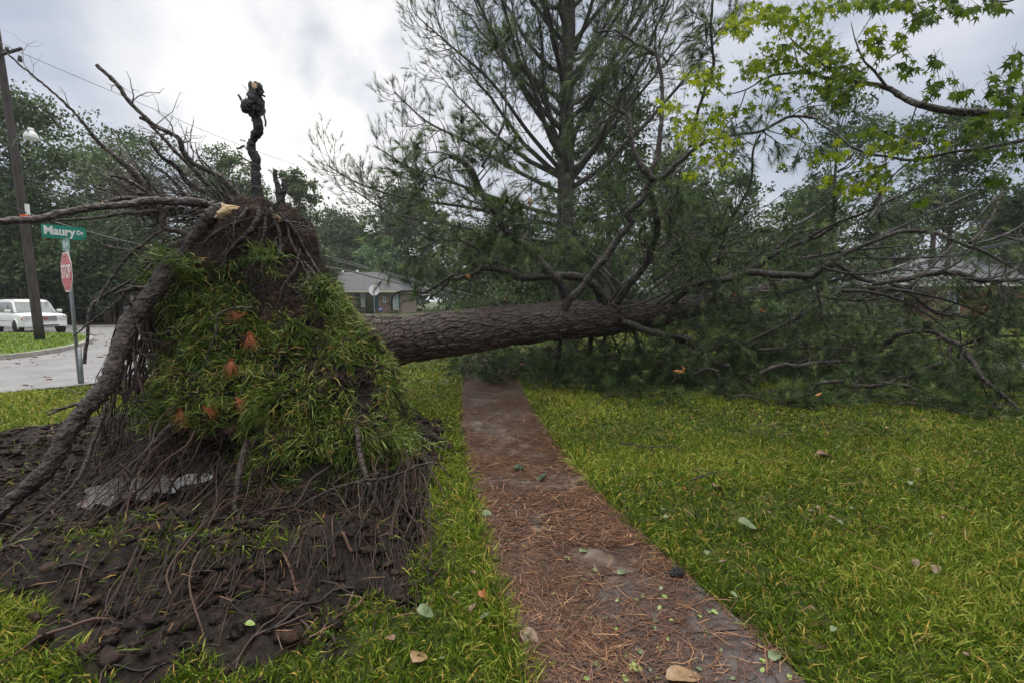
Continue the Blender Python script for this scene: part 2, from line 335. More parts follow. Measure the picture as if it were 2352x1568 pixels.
# ---- roads, kerbs, island
rm = mat('asphalt', (.2, .2, .2), .45, .5, noise=(1.2, 8), bump=(60, .5, .01), ramp=[(.3, (.17, .17, .18)), (.7, (.30, .295, .30))])
def polysheet(nm, poly, z, mt, th=None, **kw):
    bm_ = __import__('bmesh').new(); vs_ = [bm_.verts.new((p[0], p[1], z)) for p in poly]; f = bm_.faces.new(vs_)
    if f.normal.z < 0 or True:
        f.normal_update()
        if f.normal.z < 0: f.normal_flip()
    if th:
        r = __import__('bmesh').ops.extrude_face_region(bm_, geom=[f])
        for v in [q for q in r['geom'] if isinstance(q, __import__('bmesh').types.BMVert)]: v.co.z = z-th
        __import__('bmesh').ops.recalc_face_normals(bm_, faces=bm_.faces)
    __import__('bmesh').ops.triangulate(bm_, faces=[q for q in bm_.faces if len(q.verts) > 4])
    me = bpy.data.meshes.new(nm); bm_.to_mesh(me); bm_.free()
    return obj(nm, me, mt, **kw)
polysheet('road', ROAD, .03, rm, kind='structure')
RR = np.array([(10.4, 10.4), (13.5, 12.4), (60, 24), (60, 16.8), (16, 8.6), (11.5, 8.2)])
polysheet('driveway', RR, .03, rm, kind='structure')
def kerb(nm, line, w, z0, z1, closed=False, **kw):
    p = np.array(line, float); t = unit(np.gradient(p, axis=0)); nn = np.stack((-t[:, 1], t[:, 0]), 1)
    A = p; B = p+nn*w; k = len(p); g = Geo()
    V = np.concatenate([np.c_[A, np.full(k, z0)], np.c_[A, np.full(k, z1)], np.c_[B, np.full(k, z1)], np.c_[B, np.full(k, z0)]])
    Q = []
    for j in range(k-1):
        for q in range(3): Q.append((q*k+j, q*k+j+1, (q+1)*k+j+1, (q+1)*k+j))
    g.add(V, Q); return obj(nm, g, M['concrete'], smooth=False, **kw)
isl_s = smooth_pts(np.c_[ISL, 0*ISL[:, 0]], 5)[:, :2]
gm = mat('far_lawn', (.1, .2, .02), .6, .3, noise=(30, 8), bump=(80, 1, .05), ramp=[(.3, (.05, .10, .012)), (.5, (.12, .21, .02)), (.7, (.19, .29, .04))])
polysheet('verge', isl_s, .17, gm, th=.17, kind='structure')
kerb('kerb', isl_s, -.16, .0, .165, kind='structure')
fk = np.array([(-60, 28.05), (-22, 28.25), (-14, 33.05), (-6, 39.05), (6, 47.05)])
kerb('kerb', fk, .16, 0, .16, kind='structure')
# ---- puddles
wm = bpy.data.materials.new('puddle_water'); wm.use_nodes = True; n = wm.node_tree.nodes; l = wm.node_tree.links; n.remove(n['Principled BSDF'])
tr = n.new('ShaderNodeBsdfTransparent'); tr.inputs[0].default_value = (.80, .76, .72, 1); gl = n.new('ShaderNodeBsdfGlossy'); gl.inputs['Roughness'].default_value = .04
fr = n.new('ShaderNodeFresnel'); fr.inputs[0].default_value = 1.5; mxs = n.new('ShaderNodeMixShader'); l.new(fr.outputs[0], mxs.inputs[0]); l.new(tr.outputs[0], mxs.inputs[1]); l.new(gl.outputs[0], mxs.inputs[2]); l.new(mxs.outputs[0], n['Material Output'].inputs[0])
t = n.new('ShaderNodeTexNoise'); t.inputs['Scale'].default_value = 11; tcn = n.new('ShaderNodeTexCoord'); l.new(tcn.outputs['Object'], t.inputs[0]); bp = n.new('ShaderNodeBump'); bp.inputs['Strength'].default_value = .12; bp.inputs['Distance'].default_value = .01; l.new(t.outputs[0], bp.inputs['Height']); l.new(bp.outputs[0], gl.inputs['Normal']); l.new(bp.outputs[0], fr.inputs['Normal'])
df = n.new('ShaderNodeBsdfDiffuse'); df.inputs[0].default_value = (.17, .145, .145, 1); mm_ = n.new('ShaderNodeMixShader'); mm_.inputs[0].default_value = .38; l.new(tr.outputs[0], mm_.inputs[1]); l.new(df.outputs[0], mm_.inputs[2]); l.new(mm_.outputs[0], mxs.inputs[1])   # silt in the water
PUD = gpoly([(1330, 1400), (1420, 1330), (1500, 1312), (1580, 1330), (1640, 1385), (1720, 1450), (1850, 1575), (1950, 1690), (1330, 1690), (1290, 1600), (1360, 1520), (1420, 1470), (1380, 1440)])
polysheet('puddle', smooth_pts(np.c_[PUD, 0*PUD[:, 0]], 4)[:, :2], .0175, wm, kind='structure')
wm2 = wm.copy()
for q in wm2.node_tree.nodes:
    if q.type == 'BSDF_DIFFUSE': q.inputs[0].default_value = (.36, .34, .33, 1)  # muddy pit water, its colour paled to stand in for reflected sky
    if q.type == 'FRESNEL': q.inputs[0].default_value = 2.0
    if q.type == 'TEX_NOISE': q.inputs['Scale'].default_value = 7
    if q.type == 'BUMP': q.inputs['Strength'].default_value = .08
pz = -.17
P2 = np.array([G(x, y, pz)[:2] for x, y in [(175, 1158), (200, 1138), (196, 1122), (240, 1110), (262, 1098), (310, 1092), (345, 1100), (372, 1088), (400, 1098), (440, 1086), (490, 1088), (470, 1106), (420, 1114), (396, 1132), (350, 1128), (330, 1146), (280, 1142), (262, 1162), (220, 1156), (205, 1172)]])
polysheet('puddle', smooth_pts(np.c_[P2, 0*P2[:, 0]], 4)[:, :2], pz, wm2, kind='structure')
# ---- lawn blades
R = rng_(1); G1 = Geo()
def lawn(d0, d1, dens, ln, wdt, kx=1.45):
    area = (d1*d1-d0*d0)*kx; n = int(area*dens); Y = np.sqrt(d0*d0+(d1*d1-d0*d0)*R.random(n)); X = (R.random(n)*2-1)*Y*kx
    cl = vnoise(np.stack((X, Y, 0*X), 1)*9, 4)
    keep = R.random(n) < .78+.5*cl
    X, Y = X[keep], Y[keep]
    ps = poly_sd(X, Y, PATH); ss = poly_sd(X, Y, SOIL)+.10*vnoise(np.stack((X, Y, 0*X), 1)*5, 8)
    rs = poly_sd(X, Y, ROAD); r2 = poly_sd(X, Y, RR)
    k = (ps > .005) & ((ss > -.03) | (R.random(len(X)) < .012)) & (rs > .05) & (r2 > .05)
    ip = np.hypot((X-G(420, 1285)[0])/.75, (Y-G(420, 1285)[1])/.14) < 1
    k |= ip & (R.random(len(X)) < .3)
    X, Y, ps = X[k], Y[k], ps[k]; n = len(X); h, _ = hgt(X, Y); V = np.stack((X, Y, h), 1)
    dr = R.standard_normal((n, 3))*.75; dr[:, 2] = .35+.7*R.random(n)
    big = fbm(V, .9, 3, 21); v = .39+.17*big+.21*R.standard_normal(n)+.12*sst(4.5, 9, Y)
    v = np.where(R.random(n) < .07, .9+.1*R.random(n), np.clip(v, .02, .8))
    L_ = ln*(.55+.75*R.random(n))*(1+.35*np.clip(big, -1, 1))*(1+.5*(ps < .12))
    blades(G1, V-np.array((0, 0, .01)), dr, L_, wdt*(.6+.8*R.random(n)), .35+.5*R.random(n), v, R)
lawn(.9, 1.7, 5000, .10, .0065, 2.2); lawn(1.7, 3.2, 9500, .10, .0058); lawn(3.2, 5.5, 5200, .095, .0075); lawn(5.5, 9, 2000, .085, .0125); lawn(9, 15, 460, .10, .024); lawn(15, 26, 90, .10, .04)
obj('grass', G1, M['grass'], smooth=False, kind='stuff')
# grass on the kerbed island
G1 = Geo(); n = 9000; X = R.uniform(-24, -14, n); Y = R.uniform(11, 22, n); k = poly_sd(X, Y, isl_s) < -.1; X, Y = X[k], Y[k]; n = len(X)
dr = R.standard_normal((n, 3))*.6; dr[:, 2] = .8
blades(G1, np.stack((X, Y, np.full(n, .165)), 1), dr, .09, .03, .5, np.clip(.5+.15*R.standard_normal(n), 0, .8), R)
obj('grass', G1, M['grass'], smooth=False, kind='stuff')
# ---- brown needles strewn over the walkway
def litter(n, z, den, lnr, w, mt, far=0):
    u = R.random(n); t = R.random(n)*(.62 if far else 1); k = len(PL); A = smooth_pts(np.c_[PL, 0*PL[:, 0]], 6)[:, :2]; B = smooth_pts(np.c_[PR, 0*PR[:, 0]], 6)[:, :2]
    t = (1-(1-t)**1)*(len(A)-1); i = np.minimum(t.astype(int), len(A)-2); f = (t-i)[:, None]
    p = (A[i]*(1-f)+A[i+1]*f)*(1-u[:, None])+(B[i]*(1-f)+B[i+1]*f)*u[:, None]
    V = np.c_[p, np.full(n, z)]; q = den(V, u); kk = R.random(n) < q; V = V[kk]; n = len(V)
    an = R.normal(0, .9, n)+.3*fbm(V, 2, 2, 9)*3; d = np.stack((np.cos(an), np.sin(an), .10*R.standard_normal(n)), 1)
    V[:, 2] += .012*R.random(n); l_ = lnr*(.5+.8*R.random(n))[:, None]; s = np.stack((-np.sin(an), np.cos(an), 0*an), 1)*w*.5
    bow = s/w*2*l_*.10*R.standard_normal((n, 1)); v0 = V-d*l_*.5; v2 = V+d*l_*.5; v1 = V+bow
    for q_ in (v0, v1, v2): q_[:, 2] = np.maximum(q_[:, 2], z)
    g = Geo(); g.add(np.stack((v0-s*.7, v0+s*.7, v1+s, v1-s, v2+s*.5, v2-s*.5), 1).reshape(-1, 3), np.concatenate([np.arange(n)[:, None]*6+np.array((0, 1, 2, 3)), np.arange(n)[:, None]*6+np.array((3, 2, 4, 5))]), None, np.repeat(np.clip(.45+.22*R.standard_normal(n), 0, 1), 6))
    return g
def dens(V, u):
    nz = fbm(V, 1.6, 3, 31); near = sst(3.7, 2.6, V[:, 1])
    e = sst(.7, 1.0, u)+sst(.2, 0, u)
    wet = (poly_sd(V[:, 0], V[:, 1], PUD)+.05*vnoise(V*6, 4)) < 0
    return np.clip(.14+.75*nz+.45*near+.35*e, .05, 1)*np.where(wet, np.where(V[:, 0] > .42*V[:, 1], .12, .38), 1)
obj('pine_litter', litter(27000, .019, dens, .15, .0046, 0), M['brown_needle'], smooth=False, kind='stuff')
# straw in the lawn too
n = 2600; Y = np.sqrt(R.uniform(4, 70, n)); X = R.uniform(-1, 1, n)*Y*1.1; k = (poly_sd(X, Y, SOIL) > -.6) & (poly_sd(X, Y, ROAD) > 0); X, Y = X[k], Y[k]; n = len(X); h, _ = hgt(X, Y)
an = R.random(n)*6.28; g = Geo()
blades(g, np.stack((X, Y, h+.05), 1), np.stack((np.cos(an), np.sin(an), .2*R.standard_normal(n)), 1), .16, .004, .2, np.clip(.6+.2*R.standard_normal(n), 0, 1), R)
obj('straw', g, M['brown_needle'], smooth=False, kind='stuff')

# clods, crumbs and scraps of turf on the torn soil
rg = rng_(31); g = Geo(); n = 34000; X = rg.uniform(-7.5, .2, n); Y = rg.uniform(1.7, 6.2, n); k = poly_sd(X, Y, SOIL)+.05*rg.standard_normal(n) < .02; X, Y = X[k], Y[k]; h, _ = hgt(X, Y); n = len(X)
an_ = np.array([(a, b) for a in (-1, 1) for b in (0, 1)]); OV = unit(np.array([(1, 0, 0), (-1, 0, 0), (0, 1, 0), (0, -1, 0), (0, 0, 1), (0, 0, -1), (1, 1, 1), (-1, 1, 1), (1, -1, 1), (-1, -1, 1)]))
OT = np.array([(4, 6, 7), (4, 7, 9), (4, 9, 8), (4, 8, 6), (0, 6, 8), (1, 9, 7), (2, 7, 6), (3, 8, 9), (0, 2, 6), (0, 8, 3), (1, 7, 2), (1, 3, 9), (0, 3, 5), (0, 5, 2), (1, 2, 5), (1, 5, 3)])
sz = .0045+.040*rg.random(n)**7; V = (OV[None]*(1+.45*rg.standard_normal((n, 10, 1)))*sz[:, None, None]*np.array((1.2, 1, .75))+np.stack((X, Y, h), 1)[:, None]).reshape(-1, 3)
g.add(V, None, (np.arange(n)[:, None, None]*10+OT[None]).reshape(-1, 3), np.repeat(rg.random(n), 10)); obj('soil_clods', g, M['soil'], kind='stuff')
n = 4200; X = rg.uniform(-7.5, .2, n); Y = rg.uniform(1.7, 6.2, n); cl = vnoise(np.stack((X, Y, 0*X), 1)*2.2, 66); k = (poly_sd(X, Y, SOIL) < 0) & (cl > .05); X, Y = X[k], Y[k]; h, _ = hgt(X, Y); n = len(X); an = rg.random(n)*6.28
g = Geo(); blades(g, np.stack((X, Y, h+.01), 1), np.stack((np.cos(an), np.sin(an), .45*rg.random(n)), 1), .11, .006, .4, np.clip(.45+.25*rg.standard_normal(n), 0, 1), rg); obj('torn_grass', g, M['sod'], smooth=False, kind='stuff')

g = Geo()
for k in range(900):
    x, y = rg.uniform(-7, 0), rg.uniform(1.8, 6.0)
    if poly_sd(np.array([x]), np.array([y]), SOIL)[0] > -.05: continue
    a = rg.normal(-1.9, .9); ln = rg.uniform(.12, .8)*rg.random()**.6+.08; p = [(x, y)]
    for s in range(6): a += rg.normal(0, .38); p.append((p[-1][0]+math.cos(a)*ln/6, p[-1][1]+math.sin(a)*ln/6))
    p = np.array(p); h, _ = hgt(p[:, 0], p[:, 1]); r = rg.uniform(.0015, .011)*rg.random()+.0012
    tube(g, smooth_pts(np.c_[p, h+r+np.abs(rg.normal(0, .02))*np.sin(np.linspace(0, 3.1, 7))], 2), r, 5, a=rg.uniform(.1, .95), rough=.08, rg=rg)
obj('loose_roots', g, M['rootlet'], kind='stuff')

def dens2(V, u): return np.clip(.45+.9*fbm(V, 1.7, 3, 51)+.35*(sst(.75, 1.0, u)+sst(.2, 0, u)), .06, 1)
obj('pine_litter', litter(24000, .018, dens2, .15, .008, 0, 1), M['brown_needle'], smooth=False, kind='stuff')
g = Geo(); V = PATH.mean(0)
for k in range(1, 5):      # joints between the concrete slabs
    i = [3.1, 4.6, 6.2, 7.6, 9.1][k]; a_, b_ = [np.array([np.interp(i, range(len(q)), q[:, c]) for c in (0, 1)]) for q in (PL, PR)]
    d_ = unit(b_-a_); n_ = np.array((-d_[1], d_[0]))*.005; g.add([(*(a_-n_), .0175), (*(b_-n_), .0175), (*(b_+n_), .0175), (*(a_+n_), .0175)], [(0, 1, 2, 3)])
obj('joint', g, M['soil'], kind='structure')

# storm litter on the road
n = 1500; X = rg.uniform(-26, -5, n); Y = rg.uniform(6, 30, n); k = (poly_sd(X, Y, ROAD) < -.1) & (poly_sd(X, Y, isl_s) > .1); dn = poly_sd(X, Y, isl_s); k &= (rg.random(n) < .25+.75*(dn < .9)); X, Y = X[k], Y[k]; n = len(X); an = rg.random(n)*6.28
g = Geo(); blades(g, np.stack((X, Y, np.full(n, .04)), 1), np.stack((np.cos(an), np.sin(an), .1*rg.random(n)), 1), .16*(.4+rg.random(n)), .03, .3, rg.random(n), rg); obj('storm_litter', g, M['brown_needle'], smooth=False, kind='stuff')
# ================================================================ the uprooted pine
R = rng_(7)
def perp(t, rg):
    v = rg.standard_normal(3); v -= t*(v@t); return v/np.linalg.norm(v)
def grow(geo, tf, p0, d, ln, r, lev, rg, grav=-.05, kids=6, spread=.9, tuft=1, wob=.25, sides=5, up=0.0, zmin=.05):
    """one wandering shoot with side shoots; tufts = (place, direction)"""
    n = max(3, int(3+ln*3)); p = [np.array(p0, float)]; d = unit(d); dd = [d]
    for i in range(n):
        d = unit(d+wob*rg.standard_normal(3)/math.sqrt(n)*1.2+np.array((0, 0, grav+up*i/n))); q = p[-1]+d*ln/n
        if q[2] < zmin: q[2] = zmin+.01; d = unit((d[0], d[1], abs(d[2])*.2))
        p.append(q); dd.append(d)
    p = np.array(p); tube(geo, p, np.linspace(r, r*.35, n+1), sides, cap=False)
    if lev > 0:
        for k in range(kids):
            t = rg.uniform(.2, 1); i = min(int(t*n), n-1); q = p[i]+(p[i+1]-p[i])*(t*n-i)
            dk = unit(dd[i]*.9+perp(dd[i], rg)*spread); grow(geo, tf, q, dk, ln*rg.uniform(.32, .6)*(1.25-t*.5), r*.5, lev-1, rg, grav, max(2, kids-1), spread, tuft, wob, 4 if lev < 2 else sides, up, zmin)
    if tuft and lev == 0:
        tf.append((p[-1], dd[-1])); tf.append((p[-2], dd[-1]))
        if rg.random() < .6: tf.append((p[len(p)//2], dd[-1]))
    elif tuft: tf.append((p[-1], dd[-1]))
def side_shoots(geo, tf, p, r, n, ln, lev, rg, t0=.25, grav=-.03, kids=5, zmin=.05, spread=1.1, up=0):
    m = len(p)
    for k in range(n):
        t = rg.uniform(t0, 1)*(m-1); i = min(int(t), m-2); q = p[i]+(p[i+1]-p[i])*(t-i); tg = unit(p[i+1]-p[i])
        grow(geo, tf, q, unit(tg*.8+perp(tg, rg)*spread), ln*rg.uniform(.5, 1.2), max(.004, min(.014, r[i]*.45)), lev, rg, grav, kids, zmin=zmin, up=up)
# ---- trunk with real bark plates
tp = np.array([P(720, 792, 5.8), P(850, 788, 6.5), P(960, 775, 7.0), P(1080, 760, 7.5), P(1200, 745, 8.1), P(1300, 737, 8.6), P(1400, 729, 9.2), P(1500, 720, 9.9), P(1570, 708, 10.8), P(1640, 692, 12.2), P(1740, 668, 14.2), P(1840, 640, 16.5)])
tr = np.array([74, 62, 53, 48.5, 43, 41, 38, 33, 25, 19, 13, 6])*tp[:, 1]/F
sp_ = smooth_pts(tp, 60); ts = np.linspace(0, 1, len(sp_)); rr = np.interp(ts, np.linspace(0, 1, len(tp)), tr)
S = np.r_[0, np.cumsum(np.linalg.norm(np.diff(sp_, axis=0), axis=1))]; NS, NA = 1500, 300
s_ = np.linspace(0, S[-1]*.985, NS); C = np.stack([np.interp(s_, S, sp_[:, k]) for k in range(3)], 1); rad = np.interp(s_, S, rr)
t = unit(np.gradient(C, axis=0)); x = unit(np.cross(t, (0, 0, 1.))); y = np.cross(x, t); an = np.arange(NA)*2*np.pi/NA
ss, aa = np.meshgrid(s_, an, indexing='ij'); RA = rad[:, None]*np.ones(NA)
cylp = np.stack((ss.ravel(), np.cos(aa.ravel())*.5, np.sin(aa.ravel())*.5), 1)
wx = .035*fbm(cylp, 5, 3, 1); wy = .018*fbm(cylp, 6, 3, 40)
cu, cv, per = .20, .046, 38           # plate length, plate width, plates round the trunk
U = (ss.ravel()+wx)/cu; Vv = (aa.ravel()/(2*np.pi))*per+wy/cv
fu, fv = np.floor(U).astype(int), np.floor(Vv).astype(int); F1 = np.full(U.shape, 9.); F2 = F1.copy(); ID = np.zeros(U.shape)
for a_ in (-1, 0, 1):
    for b_ in (-1, 0, 1):
        ci, cj = fu+a_, (fv+b_); cm = cj % per
        px_ = ci+.5+.42*(_h(ci, cm, cm*0, 3)*2-1)*1.1; py_ = cj+.5+.42*(_h(ci, cm, cm*0+5, 4)*2-1)*1.1
        d = np.hypot(U-px_, Vv-py_); new = d < F1; F2 = np.where(new, F1, np.minimum(F2, d)); ID = np.where(new, _h(ci, cm, cm*0+9, 6), ID); F1 = np.where(new, d, F1)
edge = np.clip((F2-F1)/.22, 0, 1)
lay = fbm(cylp, 22, 3, 70); low = fbm(cylp, 1.3, 3, 90)
dsp = (.026*edge**.5+.024*(ID-.5)*sst(0, .6, edge)+.004*lay+.02*low)*np.clip(RA.ravel()/.3, .3, 1.1)
RB = RA.ravel()+dsp-.012
Vt = C[:, None]+0; Vt = np.repeat(C, NA, 0)+RB[:, None]*(np.cos(aa.ravel())[:, None]*np.repeat(x, NA, 0)+np.sin(aa.ravel())[:, None]*np.repeat(y, NA, 0))
i = np.arange(NS-1)[:, None]*NA; j = np.arange(NA); j2 = (j+1) % NA
g = Geo(); g.add(Vt, np.stack((i+j, i+NA+j, i+NA+j2, i+j2), -1).reshape(-1, 4), None, np.clip(.12+.5*edge*(.35+.75*ID)+.12*lay, 0, 1))
tb = G(980, 868); pine = empty('fallen_pine_tree', (tb[0]-.8, tb[1], 0), label='huge uprooted pine lying across the walkway with its grassy root plate tipped up', cat='tree')
obj('trunk', g, M['bark'], pine)
# ---- limbs traced from the photograph
NB = {}
def limb(nm, pts, w, d0, d1, shoots=0, ln=1.0, lev=1, t0=.25, pw=1., grav=-.03, kids=5, sides=9, up=0, join=True, mt='limb'):
    p, r = bez(pts, w, d0, d1, 5, pw); g = Geo(); tf = []
    p = p+np.cumsum(R.standard_normal(p.shape)*.006, axis=0)*(np.arange(len(p)) > 2)[:, None]
    kn = 1+.08*R.standard_normal(len(p)); tube(g, p, r*kn, sides, rough=.05, rg=R)
    if shoots: side_shoots(g, tf, p, r, shoots, ln, lev, R, t0, grav, kids, up=up)
    o = obj('limb', g, M[mt], pine)
    if tf:
        k = Geo(); needles(k, np.array([q[0] for q in tf]), np.array([q[1] for q in tf]), 26, .19, .0055, .38, R); obj('needles', k, M['needle'], o, smooth=False)
    return p
# left, bent limb and its rise
limb('a', Z6((1575, 475), (1550, 370), (1500, 290), (1440, 220), (1380, 140), (1300, 70), (1220, 0))+Z4((1200, 1270), (1130, 1160), (1070, 1050), (1050, 990), (990, 930), (925, 905)), [24, 20, 18, 17, 12], 8.6, 7.9, 16, 1.1, 2, .35)
limb('a2', Z4((1070, 985), (1120, 880), (1160, 790), (1190, 690), (1195, 580), (1190, 480), (1170, 350), (1150, 230)), [8, 5, 3], 7.95, 8.2, 9, .7, 1, .4)
limb('b', Z6((1790, 455), (1740, 370), (1670, 310), (1560, 290), (1440, 290), (1300, 300), (1230, 270), (1150, 245), (1070, 235), (1010, 270), (900, 290)), [24, 18, 19, 17, 13, 8], 8.9, 7.8, 6, .8, 1, .2)
limb('b2', Z6((1080, 235), (1050, 160), (1000, 120), (940, 90), (870, 95), (760, 90), (700, 55), (650, 100), (600, 180), (585, 240)), [9, 6, 3, 2], 8.0, 7.9, 10, .8, 1, .3)
limb('b3', Z6((900, 290), (830, 340), (740, 400), (640, 400), (570, 410), (545, 460), (540, 510)), [8, 6, 4, 2.5], 7.8, 8.1, 2, .4, 0, .3)
limb('b4', Z6((900, 292), (850, 360), (800, 400), (750, 440), (700, 500)), [6, 4, 2.5], 7.8, 8.1, 3, .5, 0)
limb('c', Z6((1545, 505), (1600, 430), (1680, 360), (1730, 290), (1800, 210), (1860, 120), (1910, 50), (1950, 0))+Z4((1930, 1270), (2010, 1200), (2050, 1120), (2075, 1060)), [18, 16, 15, 15], 8.3, 7.7, 4, .7, 1, .4)
limb('c1', Z4((2075, 1060), (2000, 960), (1960, 870), (1940, 760), (1930, 700), (1880, 670), (1830, 630), (1750, 590), (1680, 540)), [15, 11, 9, 4, 2], 7.7, 8.0, 10, .9, 1, .5)
limb('c2', Z4((2050, 1040), (2090, 920), (2110, 750), (2125, 620), (2110, 480), (2080, 340), (2050, 300), (1950, 260), (1870, 210), (1820, 195), (1720, 205)), [12, 11, 9, 8, 6, 3], 7.75, 8.1, 16, 1.0, 1, .5)
limb('c3', Z4((2075, 1060), (2150, 1020), (2210, 960), (2290, 900), (2340, 860))+Z5((380, 875), (520, 845), (700, 815), (860, 740), (960, 735), (1060, 745)), [14, 10, 8, 6, 7], 7.7, 7.0, 13, .8, 1, .35, grav=-.1)
limb('d', Z6((1865, 465), (1920, 370), (1990, 290), (2050, 200), (2080, 120), (2110, 20))+Z4((2110, 1300), (2085, 1180), (2075, 1075)), [18, 16, 15, 12], 8.9, 7.75, 5, .7, 1, .3)
limb('d2', Z4((2170, 1340), (2185, 1280), (2150, 1210), (2190, 1110), (2180, 1030)), [11, 9, 7], 9.4, 9.2, 6, .8, 1)
limb('e', Z6((1890, 565), (2000, 600), (2120, 640), (2250, 670), (2340, 720))+Z7((150, 690), (260, 730), (330, 800), (400, 860), (490, 890)), [17, 17, 15, 13], 8.9, 8.4, 7, .8, 1, .3)
limb('f', Z7((120, 500), (250, 400), (380, 350), (520, 340), (640, 300), (760, 320), (880, 320), (1010, 320), (1080, 270), (1150, 255), (1220, 290), (1300, 340), (1400, 370)), [17, 15, 16, 14, 13, 10], 10.0, 8.6, 8, .9, 1, .3)
limb('f2', Z7((1090, 270), (1220, 190), (1400, 120), (1600, 50), (1800, 60), (1900, 100), (2100, 170), (2280, 260), (2352, 290)), [11, 9, 8, 6], 8.9, 7.5, 10, .9, 1, .2)
limb('g', Z7((520, 335), (640, 270), (720, 200), (800, 140), (900, 60), (1000, 30)), [14, 12, 9, 5], 10.2, 9.8, 8, .8, 1, .5)
limb('g2', Z7((680, 265), (760, 200), (900, 130), (1060, 70), (1180, 0))+[(1962, 498), (2024, 469), (2097, 436)], [12, 9, 8, 7, 4], 10.1, 8.4, 10, .8, 1, .4)
limb('h', Z7((1400, 372), (1560, 350), (1720, 310), (1860, 295), (1960, 305), (2100, 345), (2200, 340), (2352, 330)), [11, 13, 14, 11, 7], 8.5, 7.4, 9, .9, 1, .2)
limb('h2', Z7((2130, 350), (2220, 430), (2210, 550), (2170, 630)), [5, 4, 3], 7.6, 7.6, 5, .6, 1)
limb('i', Z7((1530, 370), (1640, 430), (1780, 540), (1890, 570), (1930, 620)), [9, 9, 7], 8.2, 7.8, 4, .7, 1)
limb('j', Z7((620, 975), (720, 920), (800, 890), (950, 880), (1100, 860), (1290, 850)), [10, 12, 10, 7], 8.0, 8.3, 6, .8, 1)
limb('k', Z7((1450, 790), (1520, 730), (1600, 690), (1780, 680), (1870, 730), (1950, 770), (2030, 870), (2060, 940), (2120, 1030), (2250, 1140), (2352, 1250)), [9, 11, 11, 11, 9, 6], 8.4, 6.4, 10, .9, 1, .1)
limb('k2', Z7((1950, 765), (2060, 710), (2200, 690), (2352, 680)), [7, 6, 5], 7.6, 7.4, 8, .7, 1)
limb('l', Z7((1000, 1040), (1080, 990), (1200, 985), (1330, 1000), (1470, 990), (1600, 940), (1720, 900), (1850, 850)), [8, 9, 10, 8], 7.4, 7.6, 6, .7, 1)
limb('l2', Z7((1470, 990), (1600, 1000), (1700, 1040), (1820, 1090)), [7, 6, 4], 7.3, 7.0, 4, .6, 1)
limb('m', Z7((480, 1100), (560, 1070), (650, 1070), (740, 1110), (800, 1160), (880, 1130), (950, 1090), (1030, 1065)), [4, 5, 6, 5], 7.3, 6.85, 7, .5, 1)
limb('n', Z7((1100, 680), (1200, 700), (1270, 750), (1310, 790)), [6, 6, 4], 9, 8.8, 5, .6, 1)
limb('o', Z7((1050, 335), (1060, 440), (1080, 540), (1050, 590), (1000, 660), (950, 750)), [6, 5, 4, 3], 8.95, 8.8, 6, .6, 1)
limb('q', Z6((1550, 0), (1600, 70), (1660, 120), (1740, 170), (1800, 250), (1870, 320), (1960, 430)), [5, 8, 9, 12], 11, 9.6, 9, .9, 1, .05)
limb('stub', Z6((1535, 640), (1530, 700), (1520, 800), (1512, 935)), [15, 11, 10, 10], 8.7, 9.1, 0)
limb('stub', Z6((1710, 600), (1705, 680), (1700, 760)), [13, 12, 10], 9.0, 9.3, 3, .6, 1)
limb('stub', Z6((1810, 600), (1790, 660), (1770, 700)), [12, 9, 7], 9.2, 9.3, 3, .6, 1)
limb('stub', Z6((1960, 590), (1985, 700), (2005, 800)), [12, 11, 9], 9.4, 9.5, 4, .7, 1)
limb('gl', Z6((930, 780), (1000, 790), (1060, 830), (1100, 860), (1200, 850), (1280, 870)), [4, 6, 6, 5], 10.2, 9.6, 10, .8, 1, 0)
limb('gm', Z7((270, 940), (350, 910), (430, 935)), [9, 9, 7], 8.1, 8.0, 3, .6, 1)
# two more lit limbs rising behind the trunk
limb('r', [(1430, 700), (1395, 640), (1330, 585), (1290, 520), (1290, 470)], [11, 9, 6, 3], 9.6, 11, 10, 1.1, 1)
limb('s', [(1640, 700), (1650, 600), (1670, 520), (1720, 430), (1730, 350), (1745, 310)], [10, 8, 6, 4], 11.5, 9.5, 16, 1.1, 1)
limb('t', [(1660, 690), (1600, 560), (1530, 480), (1540, 400)], [9, 7, 5], 12, 11, 12, 1.2, 1)
limb('up', [(1585, 340), (1600, 270), (1622, 200), (1636, 146), (1630, 90), (1634, 30), (1645, -60)], [8, 7, 6, 5], 7.35, 6.6, 9, .4, 1, .5)
# bare arching limbs scoured of their needles
rg = rng_(881)
for k in range(29):
    x, y = rg.uniform(1520, 2330), rg.uniform(500, 900); a = rg.uniform(-.9, .55); c_ = rg.uniform(-1.1, 1.1); l_ = rg.uniform(130, 330); pts = [(x, y)]
    for s in range(6): a += c_/6; pts.append((pts[-1][0]+math.cos(a)*l_/6, min(pts[-1][1]+math.sin(a)*l_/6, 925)))
    d_ = 7.4+2.0*sst(2352, 1500, x); p, r = bez(pts, [rg.uniform(5, 9), 5, 3], d_+rg.uniform(-.4, .8), d_+rg.uniform(-.4, .8), 4); g = Geo(); tube(g, p, r, 7, rough=.06, rg=rg)
    side_shoots(g, [], p, r, 7, .5, 1, rg, .15, -.04, 2); obj('limb', g, M['limb'], pine)
